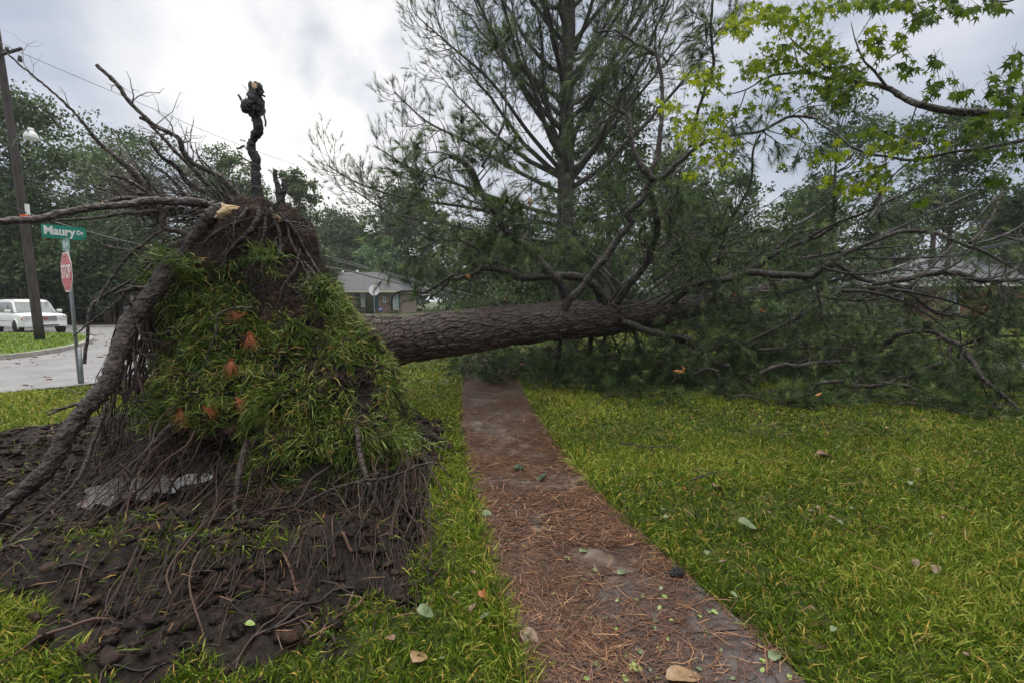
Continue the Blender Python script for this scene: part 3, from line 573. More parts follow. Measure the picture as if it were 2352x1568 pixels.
# crown limbs that carry the mass of needles
def crown(n, a0, a1, ln, zb, lev=2, xr=None, kids=6, seed=0, rad=.03):
    rg = rng_(100+seed)
    for k in range(n):
        t = rg.uniform(a0, a1); q = np.array([np.interp(t, ts, sp_[:, c]) for c in range(3)]); i = int(t*(len(sp_)-2)); tg = unit(sp_[i+1]-sp_[i])
        d = unit(tg*rg.uniform(.3, 1.1)+perp(tg, rg)+np.array((0, 0, zb)))
        g = Geo(); tf = []; grow(g, tf, q, d, ln*rg.uniform(.6, 1.15), rad, lev, rg, -.04, kids, 1.0, 1, .3, 6, .05, .08)
        o = obj('limb', g, M['limb'], pine); kk = Geo(); needles(kk, np.array([q_[0] for q_ in tf]), np.array([q_[1] for q_ in tf]), 26, .20, .0065, .4, rg); obj('needles', kk, M['needle'], o, smooth=False)
crown(16, .5, .95, 3.0, .1, seed=1); crown(9, .78, 1, 4.2, .25, seed=2, rad=.04)
def spray(n, boxes, ln, seed, dirs=None, lev=1, kids=6, r=.02):
    """shoots of the crown lying where the photograph shows them: on the lawn, under the trunk and towards the right"""
    rg = rng_(seed)
    for (x0, x1, y0, y1, d0, d1, cnt) in boxes:
        g = Geo(); tf = []
        for k in range(cnt):
            q = P(rg.uniform(x0, x1), rg.uniform(y0, y1), rg.uniform(d0, d1)); q[2] = max(q[2], .1)
            d = unit((rg.uniform(-1, 1), rg.uniform(-1, .6), rg.uniform(-.35, .25))) if dirs is None else unit(np.array(dirs)+.5*rg.standard_normal(3))
            grow(g, tf, q, d, ln*rg.uniform(.6, 1.2), r*.6, lev, rg, -.04, kids, 1.0, 1, .35, 5, 0, .06)
        o = obj('boughs', g, M['limb'], pine, kind='stuff'); kk = Geo(); needles(kk, np.array([q_[0] for q_ in tf]), np.array([q_[1] for q_ in tf]), 28, .19, .0055, .42, rg); obj('needles', kk, M['needle'], o, smooth=False)
spray(0, [(1060, 1300, 800, 872, 9.2, 10.8, 26), (1300, 1600, 800, 900, 8.4, 10, 52), (1500, 1780, 720, 915, 9.0, 11, 64), (1750, 2000, 700, 915, 9.0, 11.5, 74), (1950, 2200, 700, 920, 9.0, 11.5, 64), (2150, 2420, 780, 930, 8, 10.5, 40), (1500, 1800, 900, 930, 7.9, 8.3, 9), (1800, 2100, 925, 945, 7.3, 7.6, 9), (2100, 2400, 950, 970, 6.7, 7.0, 9),
          (1040, 1250, 500, 620, 8, 9.5, 22), (900, 1060, 480, 560, 9.5, 11, 9), (1180, 1430, 400, 600, 11.5, 13.5, 50), (1060, 1400, 770, 850, 10, 12, 50), (1400, 1700, 760, 860, 10, 12, 40), (1180, 1500, 450, 660, 9.5, 12, 44), (1500, 1800, 480, 680, 10.5, 13, 44), (1750, 2050, 520, 680, 10.5, 13, 36), (2050, 2400, 540, 640, 10, 12, 18), (2040, 2400, 600, 740, 9.5, 12, 10)], 1.0, 300)
# ---- the root plate
CEN = P(610, 850, 4.75)
EL = [  # centre px, centre py, depth, rx, ry, rz
 (600, 590, 5.0, .60, .50, .60), (592, 532, 5.1, .42, .38, .33), (500, 620, 4.8, .50, .40, .35), (560, 760, 4.8, .98, .48, .80), (640, 645, 5.0, .50, .46, .40), (690, 732, 5.0, .47, .55, .45), (735, 822, 4.9, .56, .6, .56), (640, 900, 4.6, 1.02, .60, .72),
 (780, 930, 4.7, .58, .70, .78), (840, 1010, 4.5, .42, .62, .62), (720, 1050, 4.25, .55, .45, .50), (520, 880, 4.5, .62, .36, .42), (800, 1120, 4.1, .34, .42, .36), (880, 1100, 4.35, .24, .4, .42), (650, 1090, 4.1, .36, .3, .34), (620, 1140, 3.95, .28, .24, .28), (730, 1130, 3.95, .34, .28, .26), (830, 1150, 3.95, .26, .26, .22)]
NT_, NP_ = 420, 700; th = np.linspace(.02, math.pi-.02, NT_); ph = np.arange(NP_)*2*np.pi/NP_; TH, PH = np.meshgrid(th, ph, indexing='ij')
D = np.stack((np.sin(TH)*np.cos(PH), np.sin(TH)*np.sin(PH), np.cos(TH)), -1).reshape(-1, 3)
acc = np.zeros(len(D)); kk_ = 16.0
for (x_, y_, d_, rx, ry, rz) in EL:
    c = P(x_, y_, d_)-CEN; S_ = np.array((rx, ry, rz)); a = ((D/S_)**2).sum(1); b_ = -2*((D*c)/S_**2).sum(1); c_ = ((c/S_)**2).sum()-1; disc = b_*b_-4*a*c_
    t_ = np.where(disc > 0, (-b_+np.sqrt(np.maximum(disc, 0)))/(2*a), 0); t_ = np.maximum(t_, 0); acc += np.exp(kk_*t_)-1
rad_ = np.log(acc+1)/kk_; Vm = CEN+D*rad_[:, None]
n1 = fbm(Vm, 1.8, 3, 12); n2 = fbm(Vm, 6, 5, 33, .68); rad_ = rad_+.10*n1+.065*n2; Vm = CEN+D*rad_[:, None]
Vm[:, 2] = np.maximum(Vm[:, 2], -.05)
i = np.arange(NT_-1)[:, None]*NP_; j = np.arange(NP_); j2 = (j+1) % NP_; QM = np.stack((i+j, i+NP_+j, i+NP_+j2, i+j2), -1).reshape(-1, 4)
g = Geo(); g.add(Vm, QM, None, np.clip(.45+.5*n2+.25*n1, 0, 1)); rb = obj('root_plate', g, M['soil'], pine)
# where the turf still clings to it
fc = Vm[QM]; fn = np.cross(fc[:, 2]-fc[:, 0], fc[:, 3]-fc[:, 1]); ar = np.linalg.norm(fn, axis=1)/2; fn = unit(fn); cc = fc.mean(1); sg = np.sign(((cc-CEN)*fn).sum(1)); fn *= sg[:, None]
view = unit(np.array((0, 0, CAMH))-cc)
TURF = [(360, 585), (440, 605), (500, 615), (590, 568), (640, 598), (650, 640), (690, 650), (745, 640), (800, 700), (860, 780), (930, 880), (980, 1000), (975, 1090), (905, 1075), (870, 1110), (800, 1190), (700, 1225), (600, 1215), (545, 1110), (500, 1050), (440, 985), (330, 980), (330, 900), (365, 800), (360, 700), (340, 640)]
def turf_mask(V, nrm):
    pp = proj(V); m_ = poly_sd(pp[:, 0], pp[:, 1], TURF) < 14*fbm(V, 5, 2, 5)
    for (cx, cy, rx, ry) in [(640, 665, 65, 38), (600, 720, 26, 18), (735, 745, 34, 18), (830, 905, 16, 75), (790, 870, 20, 26), (690, 700, 26, 30), (520, 1010, 60, 26), (720, 1090, 20, 30)]:
        m_ &= (((pp[:, 0]-cx)/rx)**2+((pp[:, 1]-cy)/ry)**2) > .9+.5*fbm(V, 7, 2, 8)
    back = (nrm*unit(np.array((0, 0, CAMH))-V)).sum(1) < -.15
    return np.where(back, (nrm[:, 0] > .3) & (V[:, 2] > .4) & (V[:, 2] < 1.9), m_)
PV = proj(Vm)
def surf(x, y, dflt=4.5):
    m_ = (np.abs(PV[:, 0]-x) < 9) & (np.abs(PV[:, 1]-y) < 9)
    return float(Vm[m_, 1].min()) if m_.any() else dflt
def scatter(n, rg):
    f = rg.choice(len(cc), n, p=ar/ar.sum()); a, b = rg.random((n, 1)), rg.random((n, 1)); q = fc[f]
    return (q[:, 0]*(1-a)+q[:, 1]*a)*(1-b)+(q[:, 3]*(1-a)+q[:, 2]*a)*b, fn[f]
V, nn = scatter(115000, R); k = turf_mask(V, nn); V, nn = V[k], nn[k]; cl = fbm(V, 6, 2, 77); k = R.random(len(V)) < .66+.7*cl; V, nn = V[k], nn[k]; n = len(V)
# clumped lie: blades near each other lean alike
lean = np.stack([fbm(V, 5, 2, s) for s in (91, 92, 93)], 1)*1.3
d = unit(nn*(.55+.4*R.random((n, 1)))+lean+.55*R.standard_normal((n, 3))+np.array((.1, 0, -.12)))
d = unit(d-nn*np.minimum((d*nn).sum(1)-.15, 0)[:, None])
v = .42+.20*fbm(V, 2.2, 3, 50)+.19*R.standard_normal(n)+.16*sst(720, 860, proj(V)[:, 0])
v = np.where(R.random(n) < .10, .88+.12*R.random(n), np.clip(v, .02, .82))
g = Geo(); blades(g, V, d, .120*(.22+1.1*R.random(n)), .0076*(.6+.8*R.random(n)), .35+.6*R.random(n), v, R); obj('turf', g, M['sod'], rb, smooth=False, kind='stuff')
# tufts draped over the shoulder of the plate
g = Geo()
for (x_, y_, d_, n_, sp) in [(375, 588, 4.25, 110, .08), (420, 605, 4.25, 130, .10), (350, 640, 4.3, 80, .07), (610, 585, 4.4, 120, .07), (730, 660, 4.45, 120, .09), (760, 700, 4.45, 120, .09), (930, 1010, 4.1, 160, .12), (345, 930, 4.15, 200, .10), (350, 985, 4.1, 120, .09)]:
    q = P(x_, y_, d_)+R.standard_normal((n_, 3))*np.array((sp, .04, sp*.45)); sx = -.5 if x_ < 500 else .5
    blades(g, q, unit(np.array((sx, -.45, .25))+.7*R.standard_normal((n_, 3))), .13*(.4+.9*R.random(n_)), .0078, .35+.6*R.random(n_), np.clip(.42+.2*R.standard_normal(n_), .02, .95), R)
obj('turf', g, M['sod'], rb, smooth=False, kind='stuff')
# fine torn roots all over the bare soil
V, nn = scatter(11000, R); k = ~turf_mask(V, nn) | (R.random(len(V)) < .05); V, nn = V[k], nn[k]; g = Geo()
for q, m_ in zip(V, nn):
    d = unit(m_*R.uniform(.1, .8)+R.standard_normal(3)*.8+np.array((-.15, 0, -.25))); ln = R.uniform(.06, .3)*(1+1.2*(R.random() < .1)); p = [q-m_*.02]
    for s in range(4): d = unit(d+.45*R.standard_normal(3)+np.array((0, 0, -.14))); p.append(p[-1]+d*ln/4)
    p = np.array(p); p[:, 2] = np.maximum(p[:, 2], .01); tube(g, p, np.linspace(1, .3, 5)*R.uniform(.0012, .0045), 3, a=R.uniform(.1, .9), cap=False)
obj('fine_roots', g, M['rootlet'], rb, kind='stuff')
# roots hanging from the lower edge of the plate down to the pit
def hang(n, x0, x1, yfun, dd, ex, ey, seed, r0=.003, r1=.016):
    rg = rng_(seed); g = Geo()
    for k in range(n):
        x = rg.uniform(x0, x1); a = P(x, yfun(x)+rg.uniform(-60, 30), dd(x)+rg.uniform(-.25, .35)); t = (x-x0)/(x1-x0)
        e = G(rg.normal(ex(t), 60), rg.uniform(*ey(t))); e[2] = hgt(e[:1], e[1:2])[0][0]+rg.uniform(0, .25)*(rg.random() < .35)
        m_ = 7; tt = np.linspace(0, 1, m_)[:, None]; p = a*(1-tt)+e*tt; p[:, 2] += .10*np.sin(tt[:, 0]*3.14)*rg.uniform(-1.2, 1); w_ = np.cumsum(rg.standard_normal((m_, 3))*.055, 0); p += w_-w_[-1]*tt
        p[:, 2] = np.maximum(p[:, 2], .0+hgt(p[:, 0], p[:, 1])[0]); p = smooth_pts(p, 3); r = r0+(r1-r0)*rg.random()**3.2
        tube(g, p, np.linspace(r, r*.35, len(p)), 5, a=rg.uniform(.05, .75), rough=.08, rg=rg)
        if rg.random() < .5:
            i = rg.integers(4, len(p)-4); d = unit(p[i+1]-p[i]+.8*rg.standard_normal(3)); q = [p[i]]
            for s in range(5): d = unit(d+.35*rg.standard_normal(3)+np.array((0, 0, -.1))); q.append(q[-1]+d*.07)
            tube(g, q, np.linspace(r*.5, r*.2, 6), 4, a=rg.uniform(.1, .9))
    return g
low = lambda x: np.interp(x, [300, 380, 450, 560, 700, 850, 960], [900, 980, 1000, 1110, 1180, 1100, 1080])
dpt = lambda x: np.interp(x, [300, 450, 600, 700, 960], [4.2, 4.2, 4.1, 4.0, 4.2])
obj('hanging_roots', hang(135, 360, 960, low, dpt, lambda t: 60+t*930, lambda t: (1240, 1420), 5), M['rootlet'], rb, kind='stuff')
obj('hanging_roots', hang(120, 290, 400, lambda x: 700+(x-300)*1.2, lambda x: 4.5, lambda t: 230+t*160, lambda t: (960, 1130), 6, .003, .02), M['rootlet'], rb, kind='stuff')
obj('hanging_roots', hang(110, 640, 980, low, dpt, lambda t: 600+t*400, lambda t: (1260, 1400), 18, .003, .010), M['rootlet'], rb, kind='stuff')
obj('hanging_roots', hang(60, 380, 700, low, dpt, lambda t: 150+t*300, lambda t: (1380, 1540), 8, .003, .012), M['rootlet'], rb, kind='stuff')
def root(pts, w, d0, d1, end=None, mt='root', kids=0, kl=.35, sides=10, pw=1., lab=None, cap=None, rough=.06):
    p, r = bez(pts, w, d0, d1, 6, pw); g = Geo(); p = p+np.cumsum(R.standard_normal(p.shape)*.003, 0)
    tube(g, p, r*(1+.07*R.standard_normal(len(p))), sides, rough=rough, rg=R); tf = []
    for k in range(kids):
        i = R.integers(2, len(p)-1); tg = unit(p[min(i+1, len(p)-1)]-p[i-1]); grow(g, tf, p[i], unit(tg*.7+perp(tg, R)), kl*R.uniform(.4, 1.3), max(.002, r[i]*.3), 1, R, -.02, 2, 1., 0, .5, 4, 0, -9)
    o = obj('root', g, M[mt], rb)
    if lab: o['label'] = lab
    if cap:
        k = Geo(); e_ = p[-1] if cap > 0 else p[0]; t_ = unit(p[-1]-p[-2]) if cap > 0 else unit(p[0]-p[1]); rr_ = r[-1] if cap > 0 else r[0]
        tube(k, [e_-t_*.005, e_+t_*rr_*.25], [rr_*.92, rr_*.7], 10, rough=.12, rg=R); obj('broken_end', k, M['cutwood'], o, smooth=False)
    return p
root(Z1((1090, 1500), (1060, 1400), (1000, 1290), (940, 1200), (870, 1130), (790, 1060), (700, 980), (640, 910), (560, 800), (470, 700), (370, 610), (250, 510), (150, 430), (60, 345), (-20, 290)), [20, 17, 15, 10, 6, 5, 4, 2.5], 5.0, 4.4, kids=10)
root(Z1((1610, 1340), (1540, 1250), (1440, 1170), (1310, 1110), (1230, 1030), (1200, 940), (1120, 900), (1040, 850), (945, 805)), [16, 12, 11, 9, 7], 5.2, 4.7, kids=10)
root(Z1((1210, 960), (1130, 880), (1040, 840), (980, 790), (910, 730), (830, 640), (740, 520), (630, 420)), [4, 6, 8, 8, 9, 9], 4.75, 4.5, kids=5)
root(Z1((1400, 1260), (1300, 1150), (1200, 1060), (1100, 950), (1000, 850)), [11, 9, 8, 5], 5.3, 5.0, kids=6)
root(Z1((1380, 1300), (1280, 1250), (1210, 1150), (1120, 1080), (1040, 970)), [13, 13, 9, 6], 5.3, 4.9, kids=6)
root(Z1((1500, 1440), (1400, 1385), (1300, 1355), (1200, 1350), (1000, 1350), (850, 1380), (600, 1410), (400, 1450), (200, 1485), (0, 1505), (-200, 1540)), [24, 22, 19, 17, 16, 17, 16, 16], 4.9, 3.3, kids=0)
root(Z1((1100, 1370), (980, 1335), (830, 1330), (680, 1365)), [14, 11, 10], 4.8, 4.4, kids=3, cap=1)
root(Z1((1150, 1400), (1000, 1430), (850, 1440), (700, 1455), (400, 1485)), [10, 9, 7, 5], 4.8, 4.2, kids=0)
root(Z1((1060, 1330), (1000, 1300), (860, 1220), (740, 1190)), [9, 8, 5], 4.9, 4.6, kids=3)
root(Z1((1030, 1345), (980, 1310), (880, 1280), (770, 1220)), [7, 7, 4], 4.8, 4.6, kids=3)
root(Z1((1020, 1290), (1060, 1400))+Z2((1080, 90), (1100, 190), (1200, 220), (1280, 255)), [14, 12, 13, 12], 4.7, 4.75, kids=4)
root(Z2((1100, 200), (1000, 270), (930, 330), (850, 400), (760, 520), (690, 620), (660, 700)), [7, 7, 6, 4], 4.7, 4.3, kids=8)
root(Z2((1060, 410), (950, 350), (860, 320), (720, 290), (600, 240), (570, 235)), [6, 6, 5, 3], 4.6, 4.3, kids=5)
root(Z2((1130, 330), (1050, 400), (980, 480), (860, 600), (760, 700), (640, 800), (500, 915)), [8, 6, 5, 3], 4.6, 4.2, kids=9)
root(Z2((1120, 240), (1020, 380), (880, 520), (700, 640), (620, 720), (590, 900), (570, 1090)), [6, 5, 6, 8, 6, 6, 7], 4.7, 4.2, kids=9)
root(Z2((1500, 60), (1430, 90), (1370, 150), (1290, 250), (1230, 350), (1200, 400)), [32, 32, 30, 27], 4.6, 4.5, kids=2, lab='thick broken root with a pale split top', cap=-1)
root(Z2((1560, 260), (1450, 270), (1350, 300), (1270, 330), (1200, 400), (1150, 450)), [34, 32, 32, 28], 4.75, 4.5, kids=2)
root(Z2((1190, 400), (1140, 440), (1070, 570), (970, 690), (880, 790), (830, 900), (780, 1050), (720, 1200), (640, 1320), (540, 1440))+[(149, 1004), (119, 1066), (61, 1127), (0, 1182), (-60, 1240)], [36, 40, 38, 36, 36, 38, 34, 30], 4.4, 3.25, kids=14, kl=.3, sides=14, lab='thickest root, running down to the left edge of the pit')
for pts, w, d0, k in [
    (((900, 60), (800, 160), (700, 300), (600, 450), (480, 560), (300, 660), (100, 760)), [13, 11, 9, 7, 4], 3.9, 3), (((560, -60), (480, 200), (400, 350), (250, 500), (100, 640), (-30, 770)), [9, 9, 9, 8, 7], 4.2, 3),
    (((800, 330), (700, 430), (590, 560), (420, 700), (300, 820)), [9, 8, 8, 5], 3.8, 3), (((780, 440), (700, 500), (560, 590), (440, 740)), [6, 6, 5, 3], 3.7, 2),
    (((1290, 150), (1250, 300), (1230, 500), (1180, 650), (1150, 800), (1130, 905)), [15, 14, 14, 14, 16], 3.9, 2), (((1480, 560), (1370, 680), (1200, 790), (1050, 860)), [8, 10, 12, 8], 3.3, 4),
    (((1860, 80), (1900, 300), (1960, 450), (2020, 600), (2050, 780), (2060, 840)), [14, 13, 11, 9, 8], 3.9, 4), (((1990, 540), (2060, 680), (2120, 850), (2180, 1000)), [8, 7, 7, 5], 3.5, 3),
    (((1240, 800), (1200, 950), (1160, 1080), (1140, 1180)), [10, 12, 11, 8], 3.2, 2), (((1290, 560), (1100, 700), (950, 820), (850, 900), (720, 1030), (600, 1150), (500, 1270)), [6, 7, 7, 6, 5, 4], 3.5, 4),
    (((990, 660), (920, 730), (880, 830), (790, 930), (700, 1010)), [4, 6, 6, 5], 3.3, 2), (((780, 1060), (740, 1150), (680, 1250), (620, 1360)), [8, 12, 11, 9], 2.7, 1),
    (((1750, 520), (1740, 700), (1720, 850), (1700, 960)), [11, 10, 9, 7], 3.7, 3), (((1480, 575), (1530, 680), (1590, 780)), [5, 4, 3], 3.3, 1), (((1560, 520), (1440, 660), (1350, 760), (1310, 880)), [7, 7, 7, 5], 3.5, 2),
    (((1980, 400), (2060, 450), (2160, 550), (2210, 640), (2200, 760)), [5, 5, 4, 3], 3.8, 2), (((1820, 460), (1850, 600), (1900, 700), (1960, 860)), [8, 7, 6, 4], 3.8, 3)]:
    e = Z3(*pts); yy = e[-1][1]; root(e, w, d0, (CAMH-.04)*F/(yy-692)*1.0, kids=k, sides=7)
root(Z3((1240, 320), (1150, 440), (1060, 520), (970, 625)), [22, 24, 22, 20], 3.9, 3.3, kids=2, lab='short thick root with a pale sawn end', cap=1)
root(Z3((2352, 330), (2280, 270), (2200, 268), (2060, 330), (1900, 365), (1750, 400), (1600, 470), (1480, 560)), [4, 5, 6, 8, 9, 9], 3.5, 3.4, kids=6, lab='thin bare branch arching across the lower turf')
for pts, w, d in [(Z2((1700, 720), (1600, 725), (1500, 745), (1400, 800)), [5, 5, 4], 4.0), (Z2((1470, 780), (1465, 860), (1430, 960), (1390, 1060), (1380, 1120)), [4, 4, 4, 3], 4.0), (Z2((1560, 730), (1480, 770), (1400, 800)), [3, 3, 2], 3.95)]: root(pts, w, d, d, kids=1, sides=6)
for a in range(85):      # small dead roots fanning up and left from the crown of the plate
    x0, y0 = R.uniform(330, 560), R.uniform(455, 520); an_ = R.uniform(math.radians(110), math.radians(210)); l_ = R.uniform(60, 260)
    pts = [(x0, y0), (x0+l_*.4*math.cos(an_), y0-l_*.4*math.sin(an_)+R.uniform(-15, 15)), (x0+l_*math.cos(an_), y0-l_*math.sin(an_)*.8)]
    if pts[-1][0] < 260 and pts[-1][1] > 470: continue
    root(pts, [R.uniform(4, 9), 4, 2], R.uniform(4.8, 5.5), R.uniform(4.6, 5.6), kids=5, kl=.4, sides=6)
# roots gripping the bare soil of the plate's crown
for pts, w in [([(600, 478), (585, 510), (545, 545), (500, 590)], [16, 18, 14, 8]), ([(620, 480), (640, 520), (650, 570), (640, 620)], [12, 13, 9, 5]), ([(640, 490), (680, 530), (705, 580), (740, 630)], [11, 12, 9, 5]), ([(570, 480), (540, 515), (500, 530), (470, 560)], [14, 15, 12, 8]), ([(660, 520), (670, 560), (700, 620), (720, 660)], [7, 8, 6, 4]), ([(610, 500), (605, 540), (590, 575), (560, 600)], [9, 10, 8, 5]),
               ([(640, 540), (620, 575), (600, 610), (610, 650)], [6, 7, 5, 3]), ([(690, 570), (680, 610), (650, 650), (640, 690)], [6, 6, 5, 3]), ([(520, 540), (540, 570), (580, 590), (640, 600)], [6, 7, 5, 3]), ([(700, 600), (730, 640), (745, 680)], [6, 5, 3]), ([(560, 540), (600, 560), (660, 560), (700, 590)], [5, 6, 5, 3]), ([(590, 1000), (570, 1060), (560, 1120), (600, 1190)], [9, 10, 9, 6]), ([(820, 960), (825, 1010), (830, 1060)], [8, 10, 10])]:
    p = np.array([P(x, y, surf(x, y)-.005) for x, y in pts]); ws = .68*np.interp(np.linspace(0, 1, len(p)), np.linspace(0, 1, len(w)), w)*p[:, 1]/F/2; q = smooth_pts(p, 7); g = Geo(); tube(g, q+np.cumsum(R.standard_normal(q.shape)*.003, 0), np.interp(np.linspace(0, 1, len(q)), np.linspace(0, 1, len(p)), ws), 8, rough=.10, rg=R)
    for k in range(3): i = R.integers(3, len(q)-2); tg = unit(q[i+1]-q[i]); grow(g, [], q[i], unit(tg+perp(tg, R)+(0, -.3, 0)), .3, .007, 1, R, -.03, 3, 1, 0, .5, 4, 0, -9)
    obj('root', g, M['root'], rb)
# charred looking vertical roots on the top
root(Z1((1735, 1430), (1720, 1300), (1700, 1180), (1690, 1080), (1660, 1000), (1680, 930), (1705, 880), (1690, 800), (1655, 740)), [32, 22, 20, 19, 17, 19, 21, 20, 18], 5.2, 5.0, mt='dark_root', sides=12, rough=.045, lab='dark upright root with a knotted, broken head', kids=2, kl=.2)
def lump(nm, cs, seed, mt):
    g = Geo(); rg = rng_(seed); n_ = 40; th_ = np.linspace(.03, 3.11, n_); ph_ = np.arange(50)*2*np.pi/50; T_, P_ = np.meshgrid(th_, ph_, indexing='ij'); D_ = np.stack((np.sin(T_)*np.cos(P_), np.sin(T_)*np.sin(P_), np.cos(T_)), -1).reshape(-1, 3)
    i = np.arange(n_-1)[:, None]*50; j = np.arange(50); j2 = (j+1) % 50; q = np.stack((i+j, i+50+j, i+50+j2, i+j2), -1).reshape(-1, 4)
    for (c, s, tilt) in cs:
        v_ = D_*np.array(s); ct, st = math.cos(tilt), math.sin(tilt); v_ = np.stack((v_[:, 0]*ct+v_[:, 2]*st, v_[:, 1], -v_[:, 0]*st+v_[:, 2]*ct), 1); v_ = v_*(1+.28*fbm(D_+c[0]*3, 2.5, 4, seed))[:, None]
        g.add(v_+c, q)
    return obj(nm, g, M[mt], rb)
k = 5.0/F
lump('root_knot', [(P(572, 243, 5), (14*k, 13*k, 13*k), 0), (P(584, 225, 5), (13*k, 12*k, 30*k), -.12), (P(596, 244, 5.02), (10*k, 10*k, 22*k), .0), (P(592, 205, 5), (10*k, 9*k, 14*k), -.2), (P(566, 250, 5), (11*k, 10*k, 10*k), .3)], 3, 'dark_root')
lump('broken_end', [(P(584.5, 199, 4.955), (5.5*k, 3*k, 7.5*k), -.2)], 4, 'cutwood')
for pts, w in [(Z1((1640, 730), (1620, 680), (1597, 632)), [4, 5, 5]), (Z1((1770, 730), (1785, 790), (1792, 845)), [5, 4, 4]), (Z1((1750, 620), (1780, 652)), [5, 4]), (Z1((1640, 982), (1610, 985), (1588, 992)), [5, 5, 4]), (Z1((1650, 950), (1608, 951)), [3, 2]), (Z1((1690, 670), (1650, 600), (1633, 575)), [1.5, 1.3, 1]), (Z1((1650, 700), (1648, 620)), [1.5, 1])]: root(pts, w, 5.0, 5.0, mt='dark_root', sides=7)
root(Z1((1895, 1500), (1880, 1350), (1865, 1240), (1857, 1160)), [15, 13, 11, 9], 5.0, 5.0, mt='dark_root'); root(Z1((1895, 1500), (1890, 1380), (1905, 1280), (1912, 1200)), [16, 14, 12, 10], 5.02, 5.02, mt='dark_root')
k = Geo()
for a, b in ((P(503, 492, 4.45), P(545, 478, 4.4)), (P(500, 500, 4.43), P(530, 486, 4.38))):
    for q in range(4): o_ = R.standard_normal(3)*.012; tube(k, smooth_pts([a+o_, (a+b)/2+o_+(0, 0, .02), b+o_], 3), np.r_[np.linspace(.008, .02, 4), np.linspace(.016, .004, 3)], 6, rough=.3, rg=R)
obj('split_wood', k, M['cutwood'], rb, smooth=False)
k = Geo(); c_ = P(638, 503, 4.72); tube(k, [c_+(0, .06, 0), c_+(0, -.03, 0)], [.05, .045], 10, rough=.1, rg=R); obj('broken_end', k, M['cutwood'], rb, smooth=False)
# orange splintered wood where limbs snapped
for (x_, y_, d_, s_, an_) in [(1074, 635, 7.75, .06, .6), (1152, 705, 8.2, .03, .5), (1556, 853, 8.0, .09, 0), (1570, 846, 8.0, .05, 1), (1880, 905, 6.84, .06, -.5), (1319, 392, 15.9, .18, 1.3), (1314, 885, 8.9, .06, .9), (1198, 836, 9.6, .05, .2), (1217, 467, 12, .12, 1.4), (1690, 675, 9.6, .09, -.7), (1750, 715, 9.4, .06, .5), (1160, 688, 8.3, .04, .3)]:
    k = Geo(); c_ = P(x_, y_, d_); u_ = np.array((math.cos(an_), 0, -math.sin(an_)))
    for q in range(6): o_ = R.standard_normal(3)*s_*.22; tube(k, [c_-u_*s_*.6+o_, c_+o_, c_+u_*s_*R.uniform(.5, 1.3)+o_], [s_*.12, s_*.17, s_*.03], 5)
    obj('splinter', k, M['splinter'], pine, smooth=False)
# rust coloured dead needle clumps hanging on the turf
for (x_, y_, d_, dx, dz) in [(575, 768, 3.98, .3, -.9), (530, 828, 3.95, .15, -1), (415, 942, 4.0, .15, -1), (470, 936, 3.9, 1, -.3), (560, 722, 4.0, -.9, 0), (545, 915, 3.85, 1, -.5)]:
    k = Geo(); d_ = surf(x_, y_, d_)-.04; p_ = np.array([P(x_+R.uniform(-4, 4), y_, d_) for _ in range(3)]); needles(k, p_, np.tile((dx, -.35, dz), (3, 1)), 24, .16, .004, .42, R, a=np.full(3, .5)); obj('dead_needles', k, M['rust_needle'], rb, smooth=False)
# ================================================================ trees standing behind
def needle_obj(tf, k, ln, w, sp, rg, parent, name='crown', mt='needle'):
    g = Geo(); needles(g, np.array([q[0] for q in tf]), np.array([q[1] for q in tf]), k, ln, w, sp, rg); return obj(name, g, M[mt], parent, smooth=False)
# ---- the big pine with fanned limbs behind the fallen one
rg = rng_(55); D0 = 15.0; base = P(1300, 390, D0); bx, by = base[0], base[1]
big = empty('standing_pine_tree', (bx, by, 0), label='tall pine with dark limbs fanning upward behind the fallen trunk', cat='tree')
g = Geo(); tz = np.linspace(-.1, 21, 40); tube(g, smooth_pts([(bx, by, z) for z in (-.1, 5, 10, 15, 21)], 8), np.interp(np.linspace(0, 21, 33), [0, 6, 10, 21], [.34, .27, .2, .03]), 14, rough=.03, rg=rg)
obj('trunk', g, M['limb'], big)
gb = Geo(); tf = []
def plimb(z0, az, reach, rise, r, n=11, kids=9):
    p0 = np.array((bx, by, z0)); u = np.array((math.cos(az), math.sin(az)*.75, 0)); t = np.linspace(0, 1, n)
    p = p0+np.outer(t**.9*reach, u)+np.outer(rise*t**1.15, (0, 0, 1)); p += np.cumsum(rg.standard_normal(p.shape)*.05, 0)*(t[:, None] > 0)
    rr_ = np.linspace(r, .012, n); tube(gb, p, rr_, 6, cap=False)
    for k in range(kids+int(reach*2.2)):
        tt = rg.uniform(.22, 1)*(n-1); i = min(int(tt), n-2); q = p[i]+(p[i+1]-p[i])*(tt-i); tg = unit(p[i+1]-p[i])
        grow(gb, tf, q, unit(tg+perp(tg, rg)*.65), rg.uniform(.7, 1.7)*(1.2-.5*tt/(n-1)), .014, 1, rg, .02, 5, .8, 1, .25, 4, .03, .5)
    tf.append((p[-1], unit(p[-1]-p[-2])))
for k in range(52):
    z0 = 5.2+9.5*(k/52)**1.1+rg.uniform(-.3, .3); az = k*2.399+rg.uniform(-.3, .3)
    s = max(.25, 1-(z0-5)/18); plimb(z0, az, rg.uniform(3.6, 5.6)*s, rg.uniform(3.2, 6.5)*s**.5, .085*s+.015)
